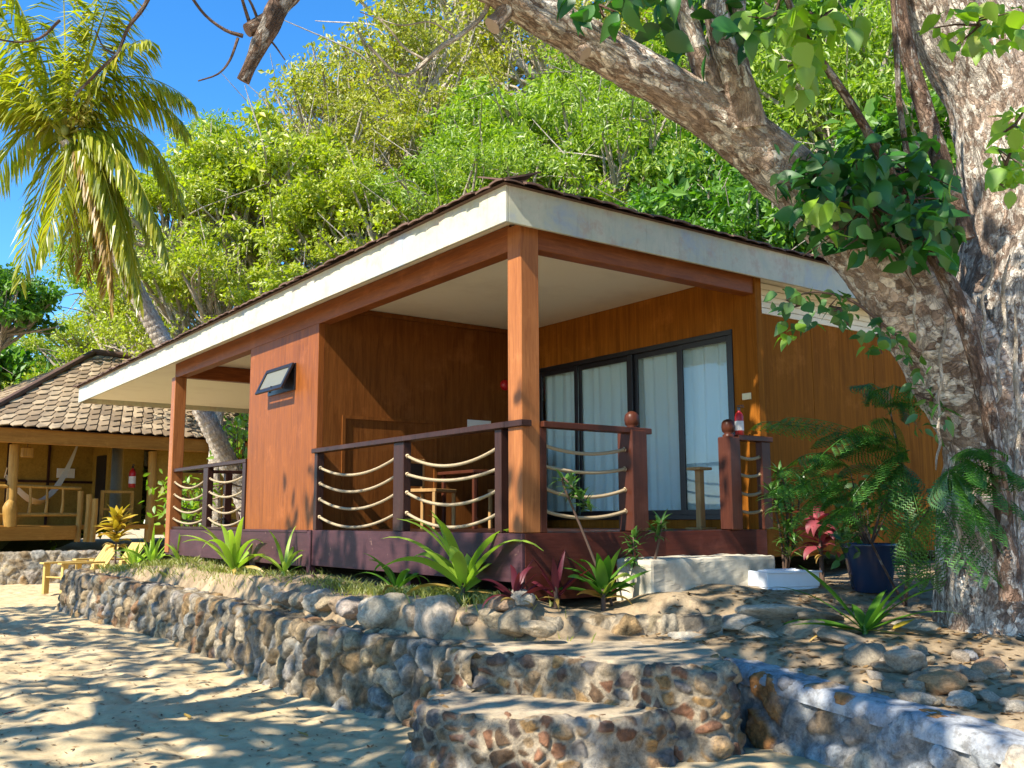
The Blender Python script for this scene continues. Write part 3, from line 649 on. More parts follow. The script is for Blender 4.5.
for z in (.74, .56, .375, .19): rope(er, (2.78, .02, z), (3.10, .02, z), .02)
bl = part('railing', MB().box((.0, 6.31, .90), (.10, 9.6, .955), .006).box((.101, 9.55, .90), (2.3, 9.65, .955), .006).box((.01, 6.32, -.02), (.09, 9.5, .02), .004), M['dark_wood'])
obj('railing_post', MB().box((.0, 7.82, 0), (.09, 8.02, .90), .006), M['dark_wood'], bl)
obj('railing_post', MB().box((.0, 6.305, 0), (.09, 6.42, .90), .006), M['dark_wood'], bl)
for xx in (.9, 1.7): obj('railing_post', MB().box((xx, 9.55, 0), (xx+.12, 9.65, .90), .006), M['dark_wood'], bl)
for z in (.73, .53, .33, .14):
    rope(bl, (.045, 9.5, z), (.045, 8.02, z), .09); rope(bl, (.045, 7.82, z), (.045, 6.42, z), .09)
    for xa, xb in ((.17, .9), (1.02, 1.7), (1.82, 2.2)): rope(bl, (xa, 9.6, z), (xb, 9.6, z), .07)
# sliding door
XD = VD+.02
dr = part('sliding_door', MB().box((XD-.035, .33, 2.09), (XD+.05, 3.79, 2.149), .004).box((XD-.035, .33, .10), (XD+.05, 3.79, .155), .004).box((XD-.035, .33, .155), (XD+.05, .375, 2.09), .003).box((XD-.035, 3.74, .155), (XD+.05, 3.79, 2.09), .003), M['black'])
for i, (ya, yb, off) in enumerate(((.375, 1.14, .0), (1.14, 1.90, .024), (1.98, 2.95, .024), (2.95, 3.74, .0))):
    l = obj('door_leaf', MB().box((XD+off-.015, ya, .155), (XD+off+.008, ya+.055, 2.09), .003).box((XD+off-.015, yb-.055, .155), (XD+off+.008, yb, 2.09), .003).box((XD+off-.0145, ya+.055, 2.03), (XD+off+.007, yb-.055, 2.09)).box((XD+off-.0145, ya+.055, .155), (XD+off+.007, yb-.055, .21)), M['black'], dr)
    obj('glass_pane', MB().box((XD+off-.004, ya+.055, .21), (XD+off, yb-.055, 2.03)), M['glass'], dr)
obj('door_jamb', MB().box((XD-.03, 1.90, .155), (XD+.05, 1.98, 2.09), .003), M['black'], dr)
# curtains
def curtain(ya, yb, x, label, seed):
    rg = np.random.default_rng(seed); ny, nz = 90, 26; Y = np.linspace(ya, yb, ny); Z = np.linspace(.16, 2.10, nz)
    yy, zz = np.meshgrid(Y, Z, indexing='ij'); ph = rg.uniform(0, 6, 4)
    xx = x+.02*np.sin(yy*34+ph[0]+.6*np.sin(zz*1.3+ph[1]))+.012*np.sin(yy*19+ph[2]+zz*.5)+.006*np.sin(yy*61+ph[3])
    zz = zz-.02*np.abs(np.sin(yy*8.5+ph[3]))*(zz > 2.0)
    i = np.arange(ny-1)[:, None]*nz+np.arange(nz-1)[None]
    o = obj('curtain', mesh('curtain', np.stack([xx, yy, zz], -1).reshape(-1, 3), [np.stack([i, i+nz, i+nz+1, i+1], -1).reshape(-1, 4)], smooth_=True), M['curtain'])
    return tag(o, label, 'curtain', 'curtains behind the glass door')
curtain(.345, 1.165, VD+.10, 'pale blue curtain behind the rightmost door pane, by the light switch', 1)
curtain(1.14, 1.93, VD+.11, 'pale blue curtain behind the door pane right of the round newel post', 2)
curtain(1.97, 2.98, VD+.10, 'pale blue curtain behind the pane above the right rope railing, nearer the newel', 3)
curtain(2.95, 3.76, VD+.11, 'pale blue curtain behind the leftmost door pane beside the corner post', 4)
# awning window
aw = part('awning_window', MB().box((.0, 4.74, 1.74), (.019, 4.79, 2.08)).box((.0, 5.55, 1.74), (.019, 5.60, 2.08)).box((.0, 4.79, 2.04), (.019, 5.55, 2.08)).box((.0, 4.79, 1.74), (.019, 5.55, 1.775)).box((.012, 4.79, 1.775), (.0185, 5.55, 2.04)), M['black'])
a_ = math.radians(25); Mx = np.array([[math.cos(a_), 0, math.sin(a_)], [0, 1, 0], [-math.sin(a_), 0, math.cos(a_)]])
sw = MB(); hz = (0, 0, 2.07)
for lo, hi in (((-.03, 4.74, -.36), (-.004, 4.80, 0)), ((-.03, 5.54, -.36), (-.004, 5.60, 0)), ((-.03, 4.80, -.05), (-.004, 5.54, 0)), ((-.03, 4.80, -.36), (-.004, 5.54, -.31))): sw.box(lo, hi, 0, Mx, hz)
obj('window_sash', sw, M['black'], aw)
obj('window_pane', MB().box((-.016, 4.78, -.29), (-.012, 5.56, -.04), 0, Mx, hz), m_paint('frosted pane', (.17, .17, .13), (.12, .12, .1), 3, .3), aw)
obj('window_stay', MB().tube([(.0, 5.1, 1.80), (-.17, 5.1, 1.80)], .012, 6), M['black'], aw)

# porch contents and small fittings
o = obj('switch_plate', MB().box((VD-.012, .10, 1.36), (VD-.001, .22, 1.43), .003), m_plain('cream plastic', (.75, .66, .40), .4)); tag(o, 'small cream plate on the brown wall right of the sliding door', 'wall plate')
al = thing('fire_alarm', 'round red fire alarm on a red pipe in the porch back corner', 'alarm', (2.95, UPn, 2.1))
RED = m_plain('red enamel', (.45, .012, .012), .35, .5)
m = MB(); m.sm = True
m.lathe((0, 0, 0), [(.075, 0), (.075, .03), (.06, .05), (.03, .062)], 20)
for i_ in range(len(m.V)): v_ = m.V[i_]; m.V[i_] = np.stack([v_[:, 0]+2.80, UPn-.002-v_[:, 2], v_[:, 1]+1.94], -1)
obj('alarm_bell', m, RED, al)
obj('alarm_pipe', MB().tube([(2.93, UPn-.03, 2.70), (2.93, UPn-.03, 1.2)], .014, 8), m_plain('dull red pipe', (.25, .03, .02), .5), al)
o = obj('wall_sign', MB().box((2.18, UPn-.014, 1.30), (2.56, UPn-.003, 1.43), .002), m_plain('white card', (.72, .74, .74), .5)); tag(o, 'small white sign on the porch back wall left of the corner post', 'sign')
def extinguisher(base, s, label):
    e_ = thing('fire_extinguisher', label, 'extinguisher', base); x, y, z = base
    m = MB(); m.sm = True; m.lathe(base, [(.055*s, 0), (.06*s, .01*s), (.06*s, .26*s), (.045*s, .31*s), (.02*s, .33*s), (.02*s, .345*s)], 18); obj('cylinder', m, RED, e_)
    obj('label_band', MB().lathe((x, y, z+.07*s), [(.0605*s, 0), (.0615*s, 0), (.0615*s, .13*s), (.0605*s, .13*s)], 18, False), m_plain('white label', (.7, .66, .62), .5), e_)
    obj('valve_handle', MB().box((x-.015*s, y-.015*s, z+.345*s), (x+.015*s, y+.015*s, z+.385*s), .003).box((x-.012*s, y-.09*s, z+.385*s), (x+.012*s, y+.03*s, z+.397*s), .003).box((x-.01*s, y-.08*s, z+.41*s), (x+.01*s, y+.02*s, z+.42*s), .002).tube([(x, y+.02*s, z+.36*s), (x+.05*s, y+.07*s, z+.33*s), (x+.07*s, y+.06*s, z+.2*s)], .008*s, 8, res=.02), M['black'], e_)
    return e_
extinguisher((2.86, .06, .957), .75, 'small red fire extinguisher with a white label standing on the end railing')
sd = thing('wooden_stand', 'slim tan wooden stand beside the sliding door, left of the end railing', 'stand', (2.75, .55, 0))
TAN = m_wood('tan furniture wood', (.32, .17, .06), (.55, .33, .13))
obj('pole', MB().box((2.72, .50, .02), (2.79, .57, .62), .004), TAN, sd); obj('top', MB().box((2.66, .44, .62), (2.85, .63, .65), .004), TAN, sd); obj('foot', MB().box((2.64, .42, 0), (2.87, .65, .02), .003), TAN, sd)
def chair(cx, cy, rot, label, seatm):
    c = thing('porch_chair', label, 'chair', (cx, cy, 0), 'porch chairs'); ca, sa = math.cos(rot), math.sin(rot); Mr = [[ca, -sa, 0], [sa, ca, 0], [0, 0, 1]]
    B = lambda lo, hi, b=.005: MB().box(lo, hi, b, Mr, (cx, cy, 0))
    for sx in (-1, 1):
        obj('leg', B((sx*.24-.02, -.24, 0), (sx*.24+.02, -.20, .44)), TAN, c); obj('leg', B((sx*.24-.02, .20, 0), (sx*.24+.02, .24, .86)), TAN, c)
    obj('seat', B((-.26, -.25, .44), (.26, .25, .48)), TAN, c)
    obj('back_rail', B((-.22, .205, .80), (.22, .235, .86)), TAN, c); obj('backrest', B((-.22, .21, .52), (.22, .23, .80)), seatm, c)
    return c
DK = m_plain('black cloth', (.02, .018, .018), .8)
chair(1.25, 3.55, .5, 'tan framed porch chair with black backrest behind the left rope railing', DK)
chair(2.25, 3.1, -1.4, 'dark backed porch chair at the right end of the porch table', DK)
tb = thing('porch_table', 'small dark wooden table between the two porch chairs', 'table', (1.75, 3.3, 0))
obj('table_top', MB().box((1.5, 2.95, .66), (2.1, 3.75, .70), .006), M['red_wood'], tb)
for a_ in (1.54, 2.02):
    for b_ in (2.99, 3.67): obj('leg', MB().box((a_, b_, 0), (a_+.045, b_+.045, .66), .004), M['red_wood'], tb)
o = obj('folded_board', MB().box((2.72, 3.3, 0), (2.78, 3.95, 1.05), .01), DK); tag(o, 'tall black panel leaning in the porch corner left of the corner post', 'panel')
# concrete doorstep, tray
cs = MB(); cs.box((1.03, -.46, -.72), (2.70, -.014, -.235), .0)
bm = bmesh.new(); me_ = cs.mesh('doorstep'); bm.from_mesh(me_); bmesh.ops.remove_doubles(bm, verts=bm.verts[:], dist=1e-4); bmesh.ops.bevel(bm, geom=bm.edges[:], offset=.035, segments=2, profile=.6, affect='EDGES'); bmesh.ops.subdivide_edges(bm, edges=[e_ for e_ in bm.edges if e_.calc_length() > .1], cuts=24, use_grid_fill=True)
co_ = np.array([v_.co[:] for v_ in bm.verts]); nz_ = fbm(co_*5, 4, 77)*.016+fbm(co_*16, 3, 78)*.007
for v_, q_, d_ in zip(bm.verts, co_, nz_): v_.co = Vector(q_)+Vector((d_, d_ if q_[1] < -.1 else 0, d_))
bm.to_mesh(me_); bm.free()
o = obj('doorstep', me_, M['slab']); tag(o, 'cream concrete doorstep block below the gap in the porch railing', 'doorstep')
P = A3(2.45, -.98, -.50)
ty = MB(); a_ = -.30; ca, sa = math.cos(a_), math.sin(a_); Mr = [[ca, -sa, 0], [sa, ca, 0], [0, 0, 1]]
PT = tuple(A3(2.52, -.66, float(garden_h(np.array(2.52), np.array(-.66)))-.02))
ty.box((-.275, -.185, 0), (.275, .185, .03), .01, Mr, PT)
for lo, hi in (((-.28, -.19, .03), (.28, -.165, .17)), ((-.28, .165, .03), (.28, .19, .17)), ((-.28, -.165, .03), (-.255, .165, .17)), ((.255, -.165, .03), (.28, .165, .17)), ((-.30, -.21, .155), (.30, -.19, .175)), ((-.30, .19, .155), (.30, .21, .175))): ty.box(lo, hi, .006, Mr, PT)
o = obj('footbath', ty, m_paint('white fibreglass', (.72, .77, .82), (.5, .5, .5), 5, .3, .3)); tag(o, 'white shallow rectangular foot tub on the ground beside the concrete doorstep', 'tub')

# ------------------------------------------------------------------ the big tree
def bark_disp(S, th, R, P):
    ridge = np.abs(fbm(np.stack([np.cos(th)*3.2, np.sin(th)*3.2, S*1.1], -1), 4, 8))
    return R*(.10*fbm(P*1.8, 3, 1)+.13*(.4-ridge))+.016*fbm(P*9, 3, 5)-.014*np.abs(fbm(np.stack([np.cos(th)*9*R*2, np.sin(th)*9*R*2, S*3.2], -1), 3, 12))
T = thing('shade_tree', 'huge leaning beach tree with pale flaking bark and a limb arching over the roof', 'tree', tuple(at(1012, 625, 7.45)))
tp = [at(1005, 690, 7.45), at(1004, 640, 7.45), at(1006, 560, 7.45), at(1008, 480, 7.45), at(1008, 400, 7.45), at(1016, 310, 7.5), at(1028, 220, 7.5), at(1008, 100, 7.5), at(962, 0, 7.5), at(905, -110, 7.4), at(850, -230, 7.2), at(820, -360, 7)]
tm = MB(); tm.sm = True
tm.tube(tp, [.58, .51, .475, .47, .48, .48, .46, .44, .43, .40, .34, .22], 96, True, .04, bark_disp)
obj('trunk', tm, M['bark'], T)
lp = [at(1000, 445, 7.42), at(968, 380, 7.35), at(925, 318, 7.25), at(872, 256, 7.15), at(800, 186, 7.05), at(728, 127, 6.9), at(655, 80, 6.7), at(570, 31, 6.5), at(505, -10, 6.3), at(410, -80, 6.0), A3(-3.2, -1.7, 5.1), A3(-4.8, -2.6, 5.4), A3(-7.0, -4.0, 5.4)]
lm = MB(); lm.sm = True
lm.tube(lp, [.36, .37, .33, .27, .225, .18, .15, .137, .13, .125, .11, .09, .05], 72, True, .035, bark_disp)
for a, d_, r_ in (((570, 36, 6.5), (586, 54, 6.42), .05), ((505, 10, 6.3), (492, 26, 6.25), .06)):
    lm.tube([at(*a), at(*d_)], [.06, r_], 20, True, .02, lambda S, th, R, P: .02*fbm(P*12, 3, 2))
obj('limb', lm, M['bark'], T)
bb = MB(); bb.sm = True
def br(mb, pts, rads, n=14, res=.05, k=.12): mb.tube([at(*q) for q in pts], rads, n, True, res, lambda S, th, R, P: R*k*fbm(P*6, 3, 4))
br(bb, [(742, 128, 6.85), (738, 90, 6.8), (722, 40, 6.75), (712, -20, 6.7), (708, -120, 6.6)], [.17, .13, .09, .085, .06], 20)
br(bb, [(752, 128, 6.9), (742, 85, 6.85), (737, 40, 6.8), (738, -20, 6.8), (742, -120, 6.7)], [.12, .08, .065, .06, .04], 20)
br(bb, [(712, 95, 6.8), (699, 55, 6.75), (688, 20, 6.7), (668, -30, 6.65), (640, -120, 6.5)], [.10, .075, .07, .06, .04], 20)
obj('branch', bb, M['bark'], T)
b2 = MB(); b2.sm = True
br(b2, [(945, 290, 7.05), (905, 205, 6.9), (875, 145, 6.75), (845, 95, 6.6), (810, 45, 6.45), (788, 0, 6.3), (775, -60, 6.2)], [.05, .045, .034, .03, .026, .022, .015], 10)
br(b2, [(935, 300, 7.0), (903, 130, 6.9), (897, 60, 6.85), (893, 0, 6.8), (885, -80, 6.7)], [.025, .022, .02, .02, .015], 8)
br(b2, [(965, 240, 7.2), (928, 120, 7.3), (905, 40, 7.3), (890, -60, 7.3)], [.08, .07, .06, .05], 12)
obj('branch', b2, M['root'], T)
b3 = MB(); b3.sm = True
br(b3, [(320, -60, 5.3), (297, -15, 5.1), (278, 8, 5.05), (268, 28, 5.0), (255, 55, 5.0), (243, 81, 5.0)], [.06, .058, .052, .05, .04, .032], 14, .03, .35)
br(b3, [(270, 20, 5.03), (258, 25, 5.0), (247, 30, 4.97)], [.045, .04, .035], 12, .03, .35)
obj('branch', b3, M['root'], T)
for pts, r0 in (([(243, 36, 5.0), (225, 30, 4.98), (205, 15, 4.95), (188, -8, 4.9)], .011), ([(238, 38, 5.0), (230, 60, 4.98), (218, 74, 4.95), (198, 81, 4.92)], .008),
                ([(252, 30, 5), (246, 12, 4.97), (240, -8, 4.9)], .012), ([(262, 35, 5), (272, 42, 5), (285, 60, 5)], .007), ([(258, 20, 5), (252, 5, 4.97), (246, -6, 4.95)], .009),
                ([(300, -15, 5.1), (285, 10, 5.05), (270, 20, 5.0)], .012), ([(160, -30, 4.8), (145, 5, 4.8), (128, 28, 4.8), (118, 52, 4.8), (105, 65, 4.8), (75, 95, 4.8)], .012), ([(116, 54, 4.8), (104, 48, 4.8), (95, 30, 4.8)], .007),
                ([(60, 20, 5), (40, 38, 5), (15, 42, 5), (-15, 36, 5)], .008)):
    b4 = MB(); b4.sm = True; br(b4, pts, np.linspace(r0, r0*.55, len(pts)), 6, .03, .3); obj('bare_twig', b4, M['root'], T)
for pts, r0 in (([(492, -15, 6.3), (484, 14, 6.3), (462, 34, 6.25), (440, 48, 6.2), (425, 62, 6.2), (410, 74, 6.2), (396, 74, 6.2), (384, 62, 6.2), (368, 45, 6.2)], .026), ([(425, 60, 6.2), (405, 48, 6.2), (390, 30, 6.2), (378, 18, 6.2)], .014), ([(395, 74, 6.2), (400, 84, 6.2), (415, 96, 6.2)], .010), ([(455, 36, 6.2), (430, 22, 6.2), (400, 25, 6.2), (360, 12, 6.2)], .010)):
    b4 = MB(); b4.sm = True; br(b4, pts, np.linspace(r0*.75, r0*.35, len(pts)), 7, .03, .3); obj('bare_twig', b4, M['bark_hill'], T)
rt = MB(); rt.sm = True
br(rt, [(918, 225, 6.95), (945, 275, 6.8), (966, 325, 6.75), (984, 390, 6.72), (996, 455, 6.72), (1004, 520, 6.75), (1012, 600, 6.7)], [.055, .06, .06, .06, .055, .06, .08], 14)
obj('aerial_root', rt, M['root'], T)
for pts, r_ in (([(1010, 255, 6.85), (1005, 330, 6.85), (1000, 390, 6.8), (992, 420, 6.8)], .018), ([(990, 250, 6.9), (985, 320, 6.9), (978, 365, 6.9)], .014), ([(945, 310, 6.9), (942, 380, 6.9), (938, 430, 6.9), (936, 470, 6.95)], .014),
                ([(955, 615, 6.8), (951, 560, 6.85), (958, 520, 6.85), (965, 480, 6.85)], .018), ([(963, 610, 6.75), (968, 570, 6.8), (985, 545, 6.8), (1010, 530, 6.8)], .013), ([(1015, 300, 6.85), (1020, 420, 6.8), (1018, 520, 6.8), (1010, 600, 6.75)], .02), ([(900, 240, 6.9), (915, 290, 6.85), (920, 340, 6.9)], .012)):
    pj = [pts[0]]
    for u_, v_ in zip(pts[:-1], pts[1:]):
        for k_ in (1, 2, 3): pj.append(tuple(u_[q]+(v_[q]-u_[q])*k_/3+(rnd.uniform(-5, 5) if q == 0 and k_ < 3 else 0) for q in range(3)))
    m = MB(); m.sm = True; br(m, pj, np.array([.35]+[1]*(len(pj)-3)+[.7, .35])*r_*.8, 8, .03, .35); obj('aerial_root', m, M['bark_hill'], T)

def leafcloud(mb, c, spread, n, L, rg, aspect=.62, droop=.5, up=.6):
    mb.sm = True
    for _ in range(n):
        q = np.array(c)+rg.normal(size=3)*np.array(spread)*.5
        d = rg.normal(size=3); d[2] -= droop; nn = rg.normal(size=3)*.55; nn[2] += up; nn += -FW*.25
        l = L*rg.uniform(.65, 1.15); mb.leaf(q, d, nn, l, l*aspect*rg.uniform(.85, 1.1), .2, rg.uniform(.05, .3))
def spot(px, py, d, sx, sy, n, Lpx, mat, seed, aspect=.66, dz=.25):
    rg = np.random.default_rng(seed); m = MB(); m.sm = True
    for _ in range(n):
        a = rg.normal(size=2); a = a/max(1, np.linalg.norm(a)/1.5)*.6
        q = at(px+a[0]*sx, py+a[1]*sy, d+rg.normal()*dz)
        dv = RT*rg.normal()*.8+UP*(rg.normal()*.6-.55)+FW*rg.normal()*.5; nn = A3(*SUNV)*.5+rg.normal(size=3)*.5+A3(0, 0, .4)-FW*.3
        l = Lpx*d/FPX*rg.uniform(.5, 1.2); m.leaf(q, dv, nn, l, l*aspect*rg.uniform(.75, 1.1), rg.uniform(.1, .45), rg.uniform(.0, .5))
    if n >= 20:
        w_ = MB(); w_.sm = True; c0 = at(px, py, d)
        for _ in range(max(3, n//9)):
            a = rg.normal(size=2)*.5; q = at(px+a[0]*sx, py+a[1]*sy, d+rg.normal()*dz*.6); w_.tube([c0, (c0+q)/2+rg.normal(size=3)*.04, q], [.010, .007, .003], 5)
        obj('twig', w_, M['root'], T)
    return obj('foliage', m, M[mat], T)
spot(870, 205, 6.75, 80, 52, 270, 24, 'leaf_dark', 1); spot(905, 170, 6.9, 45, 45, 70, 30, 'leaf_dark', 2); spot(815, 180, 6.6, 42, 28, 65, 26, 'leaf_dark', 3)
spot(925, 235, 6.75, 35, 35, 45, 28, 'leaf_dark', 31); spot(690, 25, 6.8, 45, 40, 40, 26, 'leaf_dark', 4); spot(735, 30, 6.7, 18, 35, 22, 24, 'leaf_dark', 5)
spot(600, 5, 6.2, 40, 22, 26, 26, 'leaf_dark', 6); spot(650, -8, 6.2, 40, 20, 26, 26, 'leaf_dark', 61)
spot(800, 62, 6.2, 30, 32, 34, 24, 'leaf_lime', 7, .8); spot(822, 18, 6.2, 40, 20, 44, 24, 'leaf_lime', 8, .8); spot(775, 15, 6.2, 34, 20, 34, 24, 'leaf_lime', 9, .8)
spot(828, 212, 6.4, 18, 20, 18, 24, 'leaf_lime', 10, .75); spot(980, 25, 5.9, 48, 26, 62, 23, 'leaf_lime', 11, .8); spot(1006, 165, 5.9, 20, 30, 40, 21, 'leaf_lime', 12, .8); spot(1015, 125, 5.9, 12, 20, 20, 22, 'leaf_lime', 121, .8)
spot(945, 170, 6.2, 18, 16, 2, 22, 'leaf_lime', 13, .8); spot(800, 150, 6.5, 30, 22, 10, 22, 'leaf_mid', 14)
spot(800, 305, 6.6, 30, 22, 34, 16, 'leaf_mid', 15, .8); spot(840, 308, 6.6, 22, 18, 22, 15, 'leaf_mid', 16, .8); spot(880, 335, 6.6, 22, 20, 26, 15, 'leaf_mid', 17, .8); spot(905, 345, 6.7, 10, 16, 12, 15, 'leaf_mid', 18, .8); spot(792, 330, 6.5, 12, 10, 9, 15, 'leaf_lime', 19, .8)
spot(930, 400, 7.0, 22, 40, 34, 15, 'leaf_mid', 20, .5)
tw = MB(); br(tw, [(915, 350, 6.8), (880, 322, 6.65), (850, 300, 6.6), (815, 292, 6.6), (785, 300, 6.5)], [.012, .011, .009, .007, .004], 6)
obj('twig', tw, M['twig'], T)
def crown(mb, c, R, nclump, per, L, seed, shell=.5, low=-1.0):
    rg = np.random.default_rng(seed)
    for _ in range(nclump):
        v = rg.normal(size=3); v /= np.linalg.norm(v); v[2] = max(v[2], low); q = np.array(c)+v*np.array(R)*rg.uniform(shell, 1)**.6
        s = rg.uniform(.45, 1.0); leafcloud(mb, q, (s, s, s*.6), int(per*rg.uniform(.5, 1.5)), L, rg)
cm = MB()
crown(cm, (-6.9, -3.0, 5.0), (2.4, 2.5, 1.5), 60, 26, .24, 5); crown(cm, (-3.4, -3.0, 5.7), (2.0, 1.7, 1.2), 40, 24, .24, 6); crown(cm, (1.6, -2.8, 8.4), (3.4, 3.0, 2.0), 60, 24, .24, 7)
crown(cm, (-3.0, -4.6, 5.4), (1.8, 1.6, 1.2), 18, 24, .24, 8)
crown(cm, (.3, -.9, 5.95), (2.7, .9, .7), 46, 24, .22, 9)  # unseen clump above the frame, added to shade the right fascia and side wall
obj('crown', cm, M['leaf_mid'], T)
# beach trees standing outside the frame to the left: their crowns dapple the sand
def beach_tree(base, c, R, ncl, seed, label):
    b = thing('beach_tree', label, 'tree', base, 'beach trees beside the sand'); m = MB(); m.sm = True
    m.tube([base, A3(*base)*.7+A3(*c)*.3+A3(.3, .2, 0), c], [.35, .28, .12], 20, True, .1, bark_disp)
    rg = np.random.default_rng(seed)
    for _ in range(12):
        v = rg.normal(size=3); v /= np.linalg.norm(v); q = A3(*c)+v*A3(*R)*.8; m.tube([A3(*c)-A3(0, 0, R[2]*.6), (A3(*c)+q)/2+A3(0, 0, -.2), q], [.12, .08, .03], 8, True, .2)
    obj('trunk', m, M['bark'], b); mm = MB(); crown(mm, c, R, ncl, 24, .26, seed+1); obj('crown', mm, M['leaf_mid'], b)
beach_tree((-10.2, .3, SZ), (-8.9, .6, 5.9), (2.9, 4.2, 2.3), 84, 50, 'broad beach tree beside the sand, nearest the steps, casting dappled shade')
beach_tree((-10.8, 8.5, SZ), (-9.2, 8.3, 5.7), (2.6, 4.0, 2.0), 52, 60, 'broad beach tree beside the far sand, casting dappled shade')

# ------------------------------------------------------------------ hillside trees
def hill_crown(kind, seed, R=(3.2, 3.2, 2.7), nl=11000, L=.17, asp=.5, ncl=80, droop=.2, spread=.62):
    rg = np.random.default_rng(seed); V = rg.normal(size=(ncl, 3)); V /= np.linalg.norm(V, axis=1)[:, None]; V[:, 2] = np.where(V[:, 2] < -.45, -V[:, 2]*.7, V[:, 2])
    rr = rg.uniform(.2, 1, ncl)**.45*(1+.42*fbm(V*1.7, 2, seed)); C = V*rr[:, None]*np.array(R)
    s = rg.uniform(.28, .95, ncl)**1.3; idx = rg.choice(ncl, nl, p=s**2/np.sum(s**2))
    off = rg.normal(size=(nl, 3)); off /= np.linalg.norm(off, axis=1)[:, None]; off *= (rg.random(nl)**.5)[:, None]; off[:, 2] *= .55
    Q = C[idx]+off*s[idx][:, None]*(1+.5*vnoise(off*2.2+C[idx]*3, seed))[:, None]
    d = rg.normal(size=(nl, 3)); d[:, 2] -= droop; d += off*.8; d /= np.linalg.norm(d, axis=1)[:, None]
    n = rg.normal(size=(nl, 3))*.6+off*.7; n[:, 2] += .7; b = np.cross(n, d); b /= np.linalg.norm(b, axis=1)[:, None]+1e-9; u = np.cross(d, b)
    l = (L*rg.uniform(.5, 1.5, nl)*np.where(rg.random(ncl)[idx] < .3, 1.35, 1.0))[:, None]; w = l*asp
    V4 = np.stack([Q, Q+d*l*.45+b*w*.5+u*w*.1, Q+d*l-u*l*.12, Q+d*l*.45-b*w*.5+u*w*.1], 1).reshape(-1, 3)
    F = np.arange(nl*4).reshape(-1, 4); me = mesh('crown', V4, [F]); me.materials.append(M[kind])
    tb_ = MB(); tb_.sm = True; base = A3(0, 0, -R[2]-3.2)
    tb_.tube([base, A3(.1, .05, -R[2]-1), A3(-.1, .1, -R[2]*.4), A3(.05, 0, R[2]*.4)], [.22, .18, .13, .05], 10, True, .2)
    for i in rg.choice(ncl, min(ncl, 46), False):
        a = A3(0, .05, -R[2]*rg.uniform(.2, 1.0)); q = C[i]*1.02; mid = (a+q)/2+A3(0, 0, -.15)+rg.normal(size=3)*.22
        tb_.tube([a, mid, q], [.12, .08, .028], 6, True, .25)
        for _ in range(1): tb_.tube([mid, (mid+q)/2+rg.normal(size=3)*.3, q*1.05+rg.normal(size=3)*.8], [.045, .03, .010], 5, True, .25)
    tm_ = tb_.mesh('trunk'); tm_.materials.append(M['bark_hill']); return me, tm_
KIND = {'lime': [hill_crown('hill_lime', 1, ncl=64, nl=13000, L=.145), hill_crown('hill_lime', 2, ncl=52, nl=11000, L=.155), hill_crown('hill_lime', 12, ncl=74, nl=13000, L=.13)],
        'gold': [hill_crown('hill_gold', 3, nl=8000, L=.14, ncl=90), hill_crown('hill_gold', 13, nl=9000, L=.13, ncl=70)],
        'green': [hill_crown('hill_green', 4, L=.20, asp=.30, droop=.7, nl=12500, ncl=60), hill_crown('hill_green', 5, L=.18, asp=.34, droop=.6, nl=12500), hill_crown('hill_green', 15, L=.15, asp=.42, droop=.3, nl=12500, ncl=70)],
        'dark': [hill_crown('hill_dark', 6, nl=7500, L=.26, asp=.55), hill_crown('hill_dark', 7, nl=8000, L=.24, asp=.5)]}
DESC = {'lime': 'yellow green hillside tree with pale bare branches', 'gold': 'sparse golden green hillside tree', 'green': 'fresh green narrow leaved hillside tree', 'dark': 'deep green broad leaved hillside tree'}
